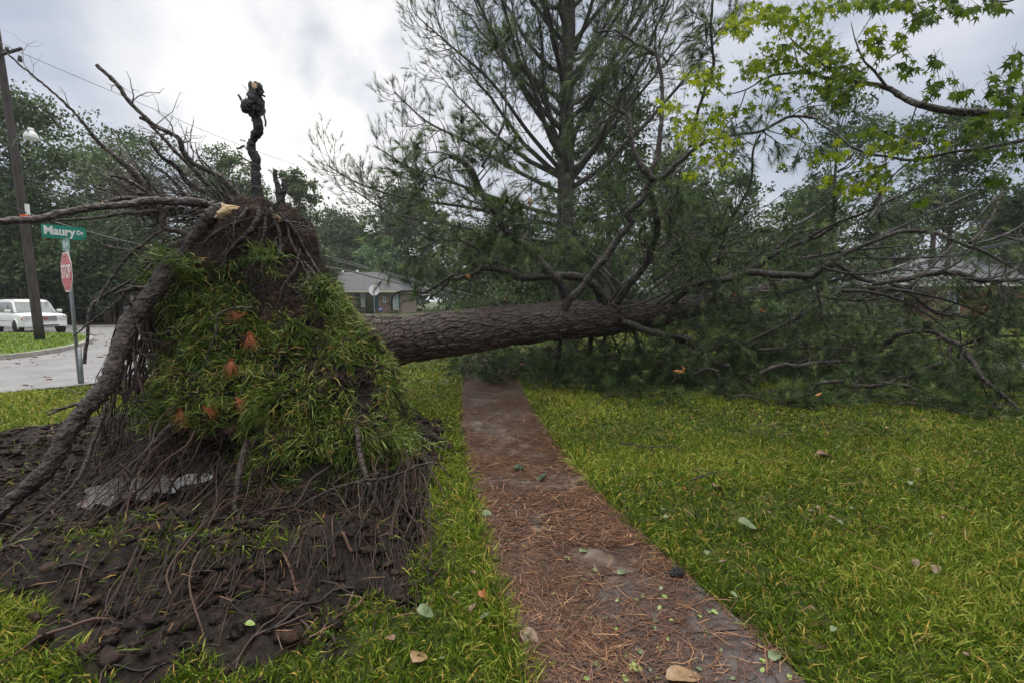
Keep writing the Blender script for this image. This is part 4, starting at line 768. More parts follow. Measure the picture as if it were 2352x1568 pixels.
for (x0, y0, pts) in [(1300, 480, 1)]:
    for tr_ in [[(1300, 520), (1180, 500), (1080, 478), (930, 455), (830, 425), (750, 380)], [(1290, 500), (1150, 460), (1040, 420), (940, 385), (860, 335)], [(1300, 450), (1180, 390), (1080, 330), (980, 280), (905, 210)], [(1285, 560), (1150, 540), (1000, 510), (900, 490), (800, 430)],
                [(1295, 400), (1210, 300), (1130, 190), (1040, 110), (960, 40)], [(1310, 520), (1420, 470), (1520, 420), (1590, 330)], [(1310, 420), (1400, 300), (1500, 180), (1600, 60)], [(1305, 390), (1330, 280), (1390, 180), (1440, 60), (1480, -60)], [(1296, 390), (1260, 260), (1200, 130), (1170, -20)], [(1290, 380), (1250, 200), (1240, 60), (1200, -80)]]:
        p, r = bez(tr_, [11, 8, 5, 2.5], D0, D0-rg.uniform(-1, 2), 4); tube(gb, p, r, 7, cap=False)
        side_shoots(gb, tf, p, np.maximum(r, .03), 26, 1.3, 1, rg, .2, .02, 6, .05, .8, .6)
obj('limbs', gb, M['limb'], big); needle_obj(tf, 12, .22, .0082, .30, rg, big)
# ---- background trees
def bgtree(px, d, top, wpx, kind, label, seed, mt, name='tree', low=.3, nc=60, lpc=230, ls=.16, flat=.6, lean=0, trunks=1, dense=1.0, tw=.22):
    rg = rng_(seed); b = P(px, 700, d); b[2] = 0; Ht = P(px, top, d)[2]; Rw = wpx/2*d/F
    root_ = empty(name, b, label=label, cat='tree'); gt = Geo(); C_ = []
    if kind == 'round':
        for k in range(nc):
            v = unit(rg.standard_normal(3))*rg.random()**.4; c = b+np.array((v[0]*Rw*.85, v[1]*Rw*.6, Ht*(low+(1-low)*.5)+v[2]*Ht*(1-low)*.45)); C_.append((c, Rw*rg.uniform(.16, .30)))
    elif kind == 'pine':
        for k in range(nc):
            t = rg.random()**.8; w_ = Rw*(math.sin(math.pi*min(1, .15+.85*(1-t))**.8)*.75+.25)*rg.uniform(.1, 1); a = rg.random()*6.28
            C_.append((b+np.array((math.cos(a)*w_, math.sin(a)*w_*.7, Ht*(low+(1-low)*t*.97))), Rw*rg.uniform(.16, .32)))
    else:   # open, layered
        for k in range(nc):
            t = rg.random(); a = rg.random()*6.28; w_ = Rw*(1-.55*t)*rg.uniform(.15, 1)
            C_.append((b+np.array((math.cos(a)*w_, math.sin(a)*w_*.7, Ht*(low+(1-low)*t*.95))), Rw*rg.uniform(.14, .26)))
    for q in range(trunks):
        o_ = (q-(trunks-1)/2)*1.0; p = smooth_pts([b+(o_, 0, -.1), b+(o_*1.1+lean*.3, 0, Ht*.35), b+(o_+lean*.7, 0, Ht*.65), b+(o_*.7+lean, 0, Ht*.93)], 4); tube(gt, p, np.linspace(tw*Ht/14, .03, len(p)), 8)
    for c, s in C_[::2]:
        z = max(Ht*.15, c[2]-rg.uniform(.08, .3)*Ht*.6); f = min(.93, z/Ht); i = min(int(f*(len(p)-1)), len(p)-2); q = p[i]
        mid = (q+c)/2+(0, 0, -.05*Ht*rg.random()); tube(gt, smooth_pts([q, mid, c], 3), np.linspace(.05*Ht/14, .015, 7)*rg.uniform(.7, 1.5), 4, cap=False)
    n = int(lpc*dense*(.62 if px > 1600 else .66 if px < 500 else .8)); V = []; A = []
    for c, s in C_:
        for sub in range(5):
            cc_ = c+rg.standard_normal(3)*s*np.array((.75, .75, .75*flat)); m_ = n//5; V.append(cc_+rg.standard_normal((m_, 3))*s*np.array((.36, .36, .36*flat))); A.append(np.full(m_, np.clip(rg.normal(.5, .18), .1, .95)))
    V = np.concatenate(V); A = np.concatenate(A); A = np.clip(A+.13*rg.standard_normal(len(A)), 0, 1); V[:, 2] = np.maximum(V[:, 2], .3)
    gl_ = Geo(); leafquads(gl_, V, ls, rg, A)
    obj('trunk', gt, M['tree_bark'], root_); obj('crown', gl_, M[mt], root_, smooth=False)
BG = [
 (60, 31, 215, 420, 'open', 'broad dark oak spreading behind the utility pole', 'leaf_dark', 'oak_tree', .2, 95, 300, .13, .6, 1, .3),
 (250, 40, 335, 330, 'open', 'leafy tree above the wooden fence, between pole and root plate', 'leaf_green', 'oak_tree', .1, 75, 240, .14, .6, 1, .2),
 (330, 50, 300, 260, 'pine', 'tall pine rising behind the fanned roots', 'leaf_dark', 'pine_tree', .4, 50, 190, .15, .5, 1, .22),
 (170, 34, 480, 360, 'round', 'low bushy dark tree directly behind the street sign', 'leaf_dark', 'oak_tree', .02, 90, 300, .13, .8, 1, .3),
 (-60, 34, 420, 300, 'round', 'dark tree cut by the left edge behind the white vehicle', 'leaf_dark', 'oak_tree', .02, 80, 280, .14, .8, 1, .3),
 (400, 38, 470, 300, 'round', 'dark tree behind the left side of the root plate', 'leaf_dark', 'oak_tree', .02, 80, 280, .14, .8, 1, .3),
 (535, 50, 330, 170, 'round', 'grey-green crown standing behind the knotted upright root', 'leaf_green', 'oak_tree', .45, 50, 220, .15, .7, 1, .22),
 (600, 46, 420, 150, 'round', 'small crown just right of the knotted upright root', 'leaf_green', 'oak_tree', .2, 45, 220, .15, .8, 1, .22),
 (690, 48, 402, 110, 'pine', 'narrow tree with a ragged top right of the root plate', 'leaf_green', 'poplar_tree', .15, 55, 230, .15, .9, 1, .2),
 (735, 55, 560, 120, 'round', 'light bushy tree behind the left end of the grey roof', 'leaf_green', 'oak_tree', .1, 40, 220, .16, .8, 1, .2),
 (800, 80, 472, 220, 'round', 'far dark tree above the grey roof', 'leaf_dark', 'oak_tree', .2, 60, 240, .26, .8, 1, .2),
 (795, 74, 560, 90, 'round', 'brownish olive tree beside the pale tree behind the house', 'leaf_olive', 'oak_tree', .1, 40, 220, .22, .8, 1, .2),
 (872, 72, 542, 105, 'round', 'pale windblown tree directly behind the grey-roofed house', 'leaf_pale', 'maple_tree', .15, 60, 260, .2, .8, 1, .2),
 (940, 78, 425, 230, 'open', 'dark tree left of the fanned pine, below its lowest limb', 'leaf_dark', 'oak_tree', .1, 80, 260, .27, .7, 1, .22),
 (1120, 45, 500, 270, 'round', 'green tree behind the left end of the big pine', 'leaf_green', 'oak_tree', .08, 80, 260, .17, .8, 1, .22),
 (1395, 30, 200, 260, 'pine', 'straight dark pine close behind the fanned pine on its right', 'leaf_dark', 'pine_tree', .4, 60, 230, .12, .5, 1, .25),
 (1300, 36, 520, 360, 'round', 'bushy tree behind the base of the fanned pine', 'leaf_dark', 'oak_tree', .05, 85, 260, .15, .8, 1, .22),
 (1560, 38, 345, 240, 'round', 'leafy tree between the fanned pine and the forked limb', 'leaf_green', 'oak_tree', .15, 70, 250, .15, .8, 1, .22),
 (1680, 42, 390, 160, 'open', 'thin open tree beside the hanging pine limb', 'leaf_green', 'oak_tree', .2, 50, 220, .15, .7, 1, .2),
 (1850, 46, 410, 220, 'open', 'layered tree seen below the yellow leaves', 'leaf_green', 'pine_tree', .2, 70, 240, .16, .5, 1, .22),
 (1900, 36, 205, 190, 'pine', 'slim pine behind the yellow-green leaves', 'leaf_dark', 'pine_tree', .45, 40, 170, .13, .5, 1, .18),
 (2150, 31, 245, 230, 'pine', 'twin-stemmed pine right of centre on the far side', 'leaf_dark', 'pine_tree', .42, 60, 200, .12, .5, 2, .2),
 (2040, 44, 440, 240, 'open', 'grey-green tree left of the twin-stemmed pine', 'leaf_dark', 'oak_tree', .1, 70, 240, .16, .8, 1, .22),
 (2300, 33, 450, 240, 'open', 'dark rounded tree above the red brick house', 'leaf_dark', 'oak_tree', .15, 85, 270, .13, .8, 1, .25),
 (2430, 30, 330, 240, 'open', 'tall tree cut by the right edge behind the brick house', 'leaf_dark', 'oak_tree', .2, 70, 260, .13, .7, 1, .25),
 (1700, 50, 520, 420, 'round', 'low bushy tree far behind the crown of the fallen tree', 'leaf_green', 'oak_tree', .03, 90, 260, .2, .9, 1, .2),
]
for q, b_ in enumerate(BG):
    px, d, top, w_, kind, lab, mt, nm, lo, nc, lpc, ls, fl, tk, tw = b_
    bgtree(px, d, top, w_, kind, lab, 400+q, mt, nm, lo, nc, int(lpc*1.15), ls, fl, 0, tk, 1, tw)
# ---- far wood and undergrowth
rg = rng_(77); V = []; A = []
for k in range(420):
    x = rg.uniform(-150, 190); d = rg.uniform(82, 105); hh = 9+5*vnoise(np.array([[x*.06, 0, 0]]), 3)[0]+rg.uniform(-2, 3); z = rg.uniform(0, 1)**.8*hh; m_ = 150
    V.append(np.array((x, d, z))+rg.standard_normal((m_, 3))*np.array((2.2, 1.5, 1.3))); A.append(np.full(m_, rg.uniform(.2, .8)))
V = np.concatenate(V); g = Geo(); leafquads(g, V, .42, rg, np.concatenate(A)); obj('far_wood', g, M['leaf_dark'], smooth=False, kind='stuff')
V = []; A = []
for (x0, x1, d, hh, n_) in [(-44, -21, 37.6, 1.6, 50), (-34, -14, 60.5, .5, 14), (2, 26, 36, 2.6, 130), (8, 22, 27, 1.6, 60), (-6, 9, 40, 2.2, 70), (25, 40, 28, .6, 20)]:
    for k in range(n_):
        m_ = 170; V.append(np.array((rg.uniform(x0, x1), d+rg.uniform(-1, 1), rg.uniform(.1, hh)))+rg.standard_normal((m_, 3))*np.array((.5, .4, .25))); A.append(np.full(m_, rg.uniform(.2, .8)))
V = np.concatenate(V); V[:, 2] = np.maximum(V[:, 2], .02); g = Geo(); leafquads(g, V, .1, rg, np.concatenate(A)); obj('undergrowth', g, M['leaf_dark'], smooth=False, kind='stuff')
# ---- fence
fm = mat('fence_wood', (.06, .05, .045), .8, .2, noise=(3, 5), nsc=(6, 6, .6), ramp=[(.3, (.028, .024, .022)), (.7, (.085, .072, .065))])
fe = empty('wooden_fence', (-32, 35.5, 0), label='dark weathered wooden privacy fence behind the cross street', cat='fence')
g = Geo(); x = -46.0
while x < -12: g.box((x, 35.5+rg.uniform(-.006, .006), .9+rg.uniform(-.02, .02)), (.137, .02, 1.76)); x += .145
obj('board_panel', g, fm, fe, smooth=False)
g = Geo(); [g.box((-29, 35.53, z), (34, .035, .09)) for z in (.35, .95, 1.5)]; obj('rail', g, fm, fe, smooth=False)
# crape myrtle in front of the fence
cm = empty('crape_myrtle', (-30.2, 34.2, 0), label='small multi-stemmed ornamental tree in front of the wooden fence', cat='tree'); g = Geo(); bmm = mat('smooth_bark', (.2, .14, .09), .7, .3, noise=(5, 4), ramp=[(.3, (.11, .075, .05)), (.7, (.26, .19, .13))])
cps = []
for k in range(7):
    a = rg.uniform(0, 6.28); e_ = np.array((-30.2+math.cos(a)*1.0, 34.2+math.sin(a)*.6, 3.0)); tube(g, smooth_pts([(-30.2+.25*math.cos(a), 34.2+.15*math.sin(a), 0), (-30.2+.5*math.cos(a), 34.2+.3*math.sin(a), 1.3), e_], 4), np.linspace(.09, .03, 9), 7, rough=.05, rg=rg); cps.append(e_)
obj('stem', g, bmm, cm); V = np.concatenate([c+rg.standard_normal((260, 3))*np.array((.6, .5, .5))+(0, 0, .6) for c in cps]); g = Geo(); leafquads(g, V, .1, rg, rg.random(len(V))*.6+.2); obj('crown', g, M['leaf_dark'], cm, smooth=False)
# ================================================================ houses
def brickmat(nm, c1, c2, mo):
    m = bpy.data.materials.new(nm); m.use_nodes = True; n = m.node_tree.nodes; l = m.node_tree.links; b = n['Principled BSDF']; b.inputs['Roughness'].default_value = .85
    t = n.new('ShaderNodeTexCoord'); mp_ = n.new('ShaderNodeMapping'); mp_.inputs['Rotation'].default_value = (math.pi/2, 0, 0); l.new(t.outputs['Object'], mp_.inputs[0])
    br = n.new('ShaderNodeTexBrick'); br.inputs['Color1'].default_value = (*c1, 1); br.inputs['Color2'].default_value = (*c2, 1); br.inputs['Mortar'].default_value = (*mo, 1); br.inputs['Scale'].default_value = 4.4; br.inputs['Mortar Size'].default_value = .015; l.new(mp_.outputs[0], br.inputs[0])
    ns_ = n.new('ShaderNodeTexNoise'); ns_.inputs['Scale'].default_value = 1.5; mx_ = n.new('ShaderNodeMix'); mx_.data_type = 'RGBA'; mx_.blend_type = 'MULTIPLY'; mx_.inputs[0].default_value = .6; l.new(t.outputs['Object'], ns_.inputs[0]); l.new(br.outputs[0], mx_.inputs[6]); l.new(ns_.outputs[0], mx_.inputs[7]); l.new(mx_.outputs[2], b.inputs['Base Color']); return m
BR1 = brickmat('tan_brick', (.42, .27, .19), (.30, .19, .14), (.4, .36, .32)); BR2 = brickmat('red_brick', (.30, .075, .045), (.2, .05, .035), (.28, .2, .17))
RF1 = mat('shingle_roof', (.1, .1, .11), .7, .4, noise=(2, 9), nsc=(1, 1, 6), ramp=[(.3, (.035, .036, .046)), (.7, (.08, .079, .094))])
RF2 = mat('grey_roof', (.3, .3, .32), .5, .4, noise=(2, 8), ramp=[(.3, (.14, .145, .165)), (.7, (.26, .265, .29))])
CRM = mat('cream_trim', (.72, .66, .48), .6, .3, noise=(8, 3), ramp=[(.3, (.6, .55, .4)), (.7, (.78, .72, .55))]); WHT = mat('white_paint', (.75, .76, .75), .5, .4, noise=(7, 3), ramp=[(.3, (.62, .63, .62)), (.7, (.8, .8, .79))])
TEAL = mat('teal_paint', (.02, .12, .13), .5, .4, noise=(7, 3), ramp=[(.3, (.015, .09, .10)), (.7, (.03, .16, .17))]); PNL = mat('pale_panel', (.45, .5, .44), .6, .3, noise=(4, 3), ramp=[(.3, (.36, .41, .36)), (.7, (.52, .57, .5))])
GLS = mat('window_glass', (.03, .04, .045), .08, .8, noise=(2, 2), ramp=[(.3, (.02, .026, .03)), (.7, (.06, .07, .075))]); DRK = mat('dark_door', (.02, .018, .016), .5, .4, noise=(5, 3), ramp=[(.3, (.012, .01, .01)), (.7, (.035, .03, .028))])
def house(nm, label, x0, x1, y0, y1, ez, rz, ins, wall, roof, trim, over=.7):
    h = empty(nm, ((x0+x1)/2, y0, 0), label=label, cat='house')
    g = Geo()
    for (c, d) in (((x0+x1)/2, y0+.1), (x1-x0, .2)), : pass
    g.box(((x0+x1)/2, y0+.1, ez/2), (x1-x0, .2, ez)); g.box(((x0+x1)/2, y1-.1, ez/2), (x1-x0, .2, ez)); g.box((x0+.1, (y0+y1)/2, ez/2), (.2, y1-y0-.4, ez)); g.box((x1-.1, (y0+y1)/2, ez/2), (.2, y1-y0-.4, ez)); obj('wall', g, wall, h, smooth=False)
    X0, X1, Y0, Y1 = x0-over, x1+over, y0-over, y1+over; ym = (y0+y1)/2; g = Geo()
    V = [(X0, Y0, ez), (X1, Y0, ez), (X1, Y1, ez), (X0, Y1, ez), (X0+ins, ym, rz), (X1-ins, ym, rz)]; V += [(a, b, c+.09) for a, b, c in V[:4]]; V[4] = (V[4][0], ym, rz+.09); V[5] = (V[5][0], ym, rz+.09)
    g.add(V, [(6, 7, 5, 4), (8, 9, 4, 5), (0, 1, 7, 6), (1, 2, 8, 7), (2, 3, 9, 8), (3, 0, 6, 9), (0, 3, 2, 1)], [(7, 8, 5), (9, 6, 4)]); obj('roof', g, roof, h, smooth=False)
    g = Geo(); e = .012
    for c, d in (((X0+X1)/2, Y0-.02, ez), (X1-X0+.1, .04, .22)), (((X0+X1)/2, Y1+.02, ez), (X1-X0+.1, .04, .22)), ((X0-.02, ym, ez), (.04, Y1-Y0-.01, .22)), ((X1+.02, ym, ez), (.04, Y1-Y0-.01, .22)): g.box((c[0], c[1], c[2]-.03), d)
    obj('fascia', g, trim, h, smooth=False); return h
def win(h, xa, xb, za, zb, y, nm='window', fr=WHT, pane=GLS, bars=1, sill=True):
    g = Geo(); cx, cz, w_, hh = (xa+xb)/2, (za+zb)/2, xb-xa, zb-za; t_ = .07
    for c, d in (((cx, za+t_/2), (w_, t_)), ((cx, zb-t_/2), (w_, t_)), ((xa+t_/2, cz), (t_, hh-2*t_)), ((xb-t_/2, cz), (t_, hh-2*t_))): g.box((c[0], y-.03, c[1]), (d[0], .07, d[1]))
    if bars: g.box((cx, y-.022, cz), (w_-2*t_, .045, .05))
    if bars > 1: g.box((cx, y-.018, cz), (.03, .036, hh-2*t_)); 
    o = obj(nm, g, fr, h, smooth=False); g = Geo(); g.box((cx, y-.006, cz), (w_-2*t_, .012, hh-2*t_)); obj('pane', g, pane, o, smooth=False)
    if sill: g = Geo(); g.box((cx, y-.05, za-.03), (w_+.1, .1, .05)); obj('sill', g, fr, o, smooth=False)
DH = 62.0; hx = lambda p: (p-1176)/F*DH
h1 = house('ranch_house', 'tan brick ranch house with dark grey hip roof and teal shutters beyond the root plate', hx(600), hx(925), DH, DH+9, 2.95, 5.75, 4.8, BR1, RF1, CRM)
for a, b_ in ((778, 795), (830, 843)): win(h1, hx(a), hx(b_), .3 if a < 790 else .9, 2.7, DH, pane=PNL)
win(h1, hx(904), hx(916), .5, 2.6, DH, pane=PNL); win(h1, hx(882), hx(887), 1.5, 2.3, DH, bars=0)
for a in (797, 823.5, 866, 901, 918): g = Geo(); g.box((hx(a), DH-.025, 1.65), (.36, .05, 2.0)); obj('shutter', g, TEAL, h1, smooth=False)
for a in (814.5, 826.5): pass
g = Geo(); g.box((hx(821)-.0, DH-.02, 1.2), (.95, .06, 2.3)); dr_ = obj('door', g, DRK, h1, smooth=False)
g = Geo(); g.box((hx(821)+.35, DH-.07, 1.1), (.06, .05, .06)); obj('handle', g, WHT, dr_)
g = Geo(); tube(g, [(hx(800), DH+4.2, 5.6), (hx(800), DH+4.2, 6.05)], .18, 8); tube(g, [(hx(765), DH+4.2, 5.6), (hx(765), DH+4.2, 6.0)], .16, 8); obj('roof_vent', g, WHT, h1)
def shrubcol(px, w_, z1_, d, label):
    rg = rng_(int(px)); b = P(px, 700, d); e = empty('clipped_shrub', (b[0], d, 0), label=label, cat='shrub'); V = rg.uniform(-1, 1, (2600, 3)); r_ = np.abs(V).max(1, keepdims=True); V = V/r_*rg.uniform(.8, 1.04, (2600, 1)); V = V*np.array((w_/2, w_/2, z1_/2))+(b[0], d, z1_/2+.05)
    g = Geo(); leafquads(g, V, .07, rg, rg.random(2600)*.7); obj('foliage', g, M['leaf_dark'], e, smooth=False); g = Geo(); tube(g, [(b[0], d, 0), (b[0], d, z1_*.8)], .06, 6); obj('stem', g, M['tree_bark'], e)
shrubcol(817, 1.1, 2.15, 60.5, 'left of two tall clipped dark shrubs at the tan brick house door'); shrubcol(850, 1.0, 2.3, 60.5, 'right of two tall clipped dark shrubs, behind the back of the far stop sign')
ys_ = empty('yard_sign', (P(873, 700, 57)[0], 57, 0), label='small round blue and white yard sign by the tan brick house', cat='sign'); BLU = mat('blue_sign', (.05, .08, .5), .4, .5, noise=(2, 2), ramp=[(.3, (.04, .07, .4)), (.7, (.07, .1, .55))])
yx = P(873, 700, 57)[0]; g = Geo(); tube(g, [(yx, 57, .55), (yx, 57.02, .55)], .27, 18); g.V[0] = (np.array([(yx, 57, .55)])+(g.V[0]-np.array([(yx, 57, .55)]))).astype(np.float32); obj('plate', g, BLU, ys_); g = Geo(); g.box((yx, 56.985, .57), (.34, .012, .1)); obj('white_band', g, WHT, ys_, smooth=False); g = Geo(); tube(g, [(yx, 57.04, 0), (yx, 57.04, .4)], .02, 6); obj('stake', g, M['limb'], ys_)
h2 = house('small_house', 'small tan house with a pale grey roof glimpsed between the pine needles', -5.4, 3.2, 56, 63, 3.35, 4.9, 3.2, BR1, RF2, CRM); win(h2, -2.4, -1.3, 1.0, 2.5, 56); g = Geo(); g.box((1.2, 55.98, 1.2), (2.6, .06, 2.3)); obj('garage_door', g, DRK, h2, smooth=False)
h3 = house('brick_house', 'red brick house with grey roof at the right behind the fallen crown', 26.6, 42, 29.2, 37, 2.72, 4.7, 3.6, BR2, RF2, WHT, .6); win(h3, 27.75, 28.6, .95, 2.3, 29.2, bars=2); win(h3, 33.4, 34.4, .95, 2.3, 29.2, bars=2); g = Geo(); g.box((31.2, 29.18, 1.1), (.95, .06, 2.1)); d_ = obj('door', g, DRK, h3, smooth=False); g = Geo(); g.box((31.55, 29.13, 1.05), (.06, .05, .06)); obj('handle', g, WHT, d_)
g = Geo(); [g.box((x_, 30.0, 1.28), (.12, .12, 2.56)) for x_ in (23.2, 25.6)]; g.box((24.4, 32.0, 2.63), (3.1, 5, .12)); obj('carport', g, RF2, h3, smooth=False)
h4 = house('left_house', 'grey-roofed brick house cut by the left edge above the white vehicle', -66, -45.6, 40, 50, 3.0, 5.4, 3.4, BR1, RF2, CRM)
# ================================================================ street things
STL = mat('galvanised_steel', (.25, .27, .28), .45, .5, .6, noise=(30, 4), ramp=[(.3, (.16, .18, .19)), (.7, (.32, .34, .36))]); RED = mat('sign_red', (.45, .01, .012), .35, .5, noise=(4, 3), ramp=[(.3, (.38, .008, .012)), (.7, (.5, .015, .018))])
GRN = mat('sign_green', (.0, .22, .15), .35, .5, noise=(4, 3), ramp=[(.3, (.002, .18, .13)), (.7, (.004, .25, .18))]); SWH = mat('sign_white', (.8, .8, .8), .4, .5, noise=(4, 3), ramp=[(.3, (.68, .69, .7)), (.7, (.82, .82, .82))])
def octa(c, nrm, rad_o, th_, mt, par, nm, inner=None):
    nrm = unit(nrm); u = unit(np.cross((0, 0, 1), nrm)); w_ = np.array((0, 0, 1.)); g = Geo(); an = (np.arange(8)+.5)*math.pi/4
    V = [c+u*math.cos(a)*rad_o+w_*math.sin(a)*rad_o for a in an]; V2 = [v+nrm*th_ for v in V]
    g.add(V+V2+[c, c+nrm*th_], [(k, (k+1) % 8, 8+(k+1) % 8, 8+k) for k in range(8)], [(16, (k+1) % 8, k) for k in range(8)]+[(17, 8+k, 8+(k+1) % 8) for k in range(8)]); return obj(nm, g, mt, par, smooth=False)
def text(s, c, nrm, h, mt, par, nm, sx=1.0, bold=.004):
    nrm = unit(nrm); cu = bpy.data.curves.new(nm, 'FONT'); cu.body = s; cu.size = h; cu.align_x = 'CENTER'; cu.align_y = 'CENTER'; cu.extrude = .0015; cu.offset = bold
    o = bpy.data.objects.new('tmp', cu); COL.objects.link(o); bpy.context.view_layer.update(); me = bpy.data.meshes.new_from_object(o.evaluated_get(bpy.context.evaluated_depsgraph_get())); bpy.data.objects.remove(o)
    z = Vector((0, 0, 1)); nn_ = Vector(nrm); x = z.cross(nn_).normalized(); m3 = Matrix((x, z, nn_)).transposed().to_4x4(); me.transform(Matrix.Translation(Vector(c)) @ m3 @ Matrix.Diagonal((sx, 1, 1, 1))); me.name = nm
    me.materials.clear(); return obj(nm, me, mt, par)
sb = G(173, 885); sx_, sy_ = sb[0], sb[1]+.1
st = empty('stop_sign', (sx_, sy_, 0), label='red stop sign post carrying two green street name blades beside the road', cat='sign')
g = Geo(); tube(g, [(sx_, sy_, -.02), (sx_-.02, sy_, 1.5), (sx_-.03, sy_, 2.84)], .03, 8); g.box((sx_+.04, sy_, .35), (.05, .05, .8)); obj('post', g, STL, st)
aS = math.radians(-124); nS = np.array((math.cos(aS), math.sin(aS), 0)); cS = np.array((sx_-.03, sy_, 2.21))+nS*.035
pl = octa(cS, nS, .41, .004, SWH, st, 'sign_plate'); octa(cS+nS*.005, nS, .385, .003, RED, pl, 'red_face'); text('STOP', cS+nS*.0105, nS, .36, SWH, pl, 'lettering', .72)
g = Geo(); [g.box(cS+np.array((0, 0, z_))+nS*.012, (.02, .02, .02)) for z_ in (.3, -.3)]; obj('bolt', g, STL, pl)
aM = math.radians(-35); nM = np.array((math.cos(aM), math.sin(aM), 0)); uM = np.array((-nM[1], nM[0], 0))
def blade(c, nrm, w_, h_, nm):
    nrm = unit(nrm); u = unit(np.cross((0, 0, 1), nrm)); g = Geo(); V = []
    cs_ = [(-w_/2, -h_/2+.02), (-w_/2+.02, -h_/2), (w_/2-.02, -h_/2), (w_/2, -h_/2+.02), (w_/2, h_/2-.02), (w_/2-.02, h_/2), (-w_/2+.02, h_/2), (-w_/2, h_/2-.02)]
    V = [c+u*a+np.array((0, 0, b)) for a, b in cs_]; V2 = [v+nrm*.004 for v in V]; g.add(V+V2+[c, c+nrm*.004], [(k, (k+1) % 8, 8+(k+1) % 8, 8+k) for k in range(8)], [(16, (k+1) % 8, k) for k in range(8)]+[(17, 8+k, 8+(k+1) % 8) for k in range(8)]); return obj(nm, g, GRN, st, smooth=False)
cM = np.array((sx_-.03, sy_, 2.97))+uM*-.02
b1 = blade(cM, nM, .63, .25, 'street_name_blade'); text('Maury', cM-uM*.07+nM*.006+np.array((0, 0, .01)), nM, .215, SWH, b1, 'lettering', .80, .008); text('Dr', cM+uM*.225+nM*.006+np.array((0, 0, .01)), nM, .11, SWH, b1, 'lettering', .8, .004)
nE = np.array((math.cos(math.radians(-126)), math.sin(math.radians(-126)), 0)); cE = np.array((sx_-.03, sy_, 2.735)); b2 = blade(cE+nE*.01, nE, .6, .21, 'street_name_blade'); text('Elbert', cE+nE*.016, nE, .16, SWH, b2, 'lettering', .9, .004)
g = Geo(); g.box((sx_-.03, sy_, 2.85), (.09, .05, .03)); obj('bracket', g, STL, st)
fsx = P(860, 700, 34)[0]; fs = empty('stop_sign', (fsx, 34, 0), label='far stop sign seen from its pale blank back in front of the tan brick house', cat='sign')
g = Geo(); tube(g, [(fsx, 33.96, 0), (fsx, 33.96, 2.9)], .035, 8); obj('post', g, STL, fs); octa(np.array((fsx, 34, 2.45)), np.array((0, 1., 0)), .41, .005, SWH, fs, 'sign_plate'); g = Geo(); g.box((fsx+.11, 33.99, 2.7), (.08, .01, .12)); obj('sticker', g, mat('yellow_sticker', (.6, .4, .05), .5, noise=(5, 2), ramp=[(.3, (.55, .35, .04)), (.7, (.65, .45, .08))]), fs, smooth=False)
# utility pole
up = empty('utility_pole', (P(95, 790, 17.6)[0], 17.6, 0), label='leaning dark wooden utility pole on the grassy corner with a street lamp', cat='utility pole')
pb = P(93, 790, 17.6); pb[2] = .1; pt = P(-12, 50, 17.6); g = Geo(); tube(g, smooth_pts([pb, (pb+pt)/2+(.05, 0, 0), pt], 8), np.linspace(.155, .11, 17), 14); PW = mat('pole_wood', (.05, .04, .035), .7, .3, noise=(4, 6), nsc=(6, 6, .4), ramp=[(.3, (.022, .018, .018)), (.7, (.085, .07, .065))]); obj('pole', g, PW, up)
g = Geo(); a_ = P(-70, 148, 17.55); b_ = P(50, 112, 17.45); tube(g, [a_, b_], .055, 6); obj('crossarm', g, PW, up)
for x_, y_ in ((16, 122), (46, 142), (-10, 130)): g = Geo(); tube(g, [P(x_, y_, 17.4), P(x_, y_-13, 17.4)], [.07, .05], 8); obj('insulator', g, M['dark_root'], up)
g = Geo(); tube(g, smooth_pts([P(28, 338, 17.45), P(38, 318, 17.2), P(52, 303, 16.9), P(66, 300, 16.7)], 4), .025, 6); ar_ = obj('lamp_arm', g, STL, up)
lc = P(71, 302, 16.9); g = Geo(); hd = np.array((.05, -.1, -1.)); tube(g, [lc+(0, 0, .10), lc+(0, 0, .0)], [.08, .09], 12); tube(g, smooth_pts([lc, lc+hd*.06, lc+hd*.16, lc+hd*.28], 3), np.r_[np.linspace(.09, .18, 6), np.linspace(.20, .21, 4)], 16); obj('lamp_shade', g, WHT, ar_)
g = Geo(); g.box(P(63, 482, 17.4), (.12, .06, .40), .2); obj('conduit', g, WHT, up, smooth=False); g = Geo(); g.box(P(57, 498, 17.3), (.30, .02, .14), .2); obj('orange_tag', g, mat('orange_tag', (.8, .12, .02), .5, noise=(3, 2), ramp=[(.3, (.7, .1, .02)), (.7, (.85, .16, .03))]), up, smooth=False)
# wires
WR = mat('wire_black', (.015, .015, .017), .4, .5, noise=(9, 2), ramp=[(.3, (.01, .01, .012)), (.7, (.03, .03, .034))])
def wire(label, pts, rad, grp='overhead wires', sag=0):
    p = smooth_pts([P(*q) for q in pts], 8); g = Geo(); tube(g, p, rad, 5); obj('overhead_wire', g, WR, label=label, cat='wire', group=grp, origin=p[0])
wire('thin top wire crossing the pale sky from the utility pole', [(-160, 50, 16), (0, 99, 17.4), (58, 126, 18), (308, 232, 22), (547, 332, 28), (803, 424, 36), (900, 462, 40)], .012)
wire('lowest heavy cable in front of the grey roof', [(-300, 300, 12), (62, 490, 17.4), (450, 590, 19), (737, 612, 19), (877, 642, 16.5), (1064, 686, 13)], .028)
wire('upper of the two cables crossing above the grey roof', [(60, 420, 17.4), (450, 530, 19), (718, 582, 19), (877, 623, 17), (1091, 680, 13)], .016)
wire('second cable crossing just above the grey roof', [(60, 428, 17.4), (450, 540, 19), (718, 588, 18.8), (877, 627, 16.8), (1080, 679, 13)], .016)
wire('fine wire strung between the pole and the root plate', [(-60, 408, 17), (75, 415, 17.4), (330, 475, 20), (520, 520, 23)], .01)
wire('faint far wire over the distant trees', [(640, 455, 44), (790, 490, 48), (930, 540, 52)], .014)
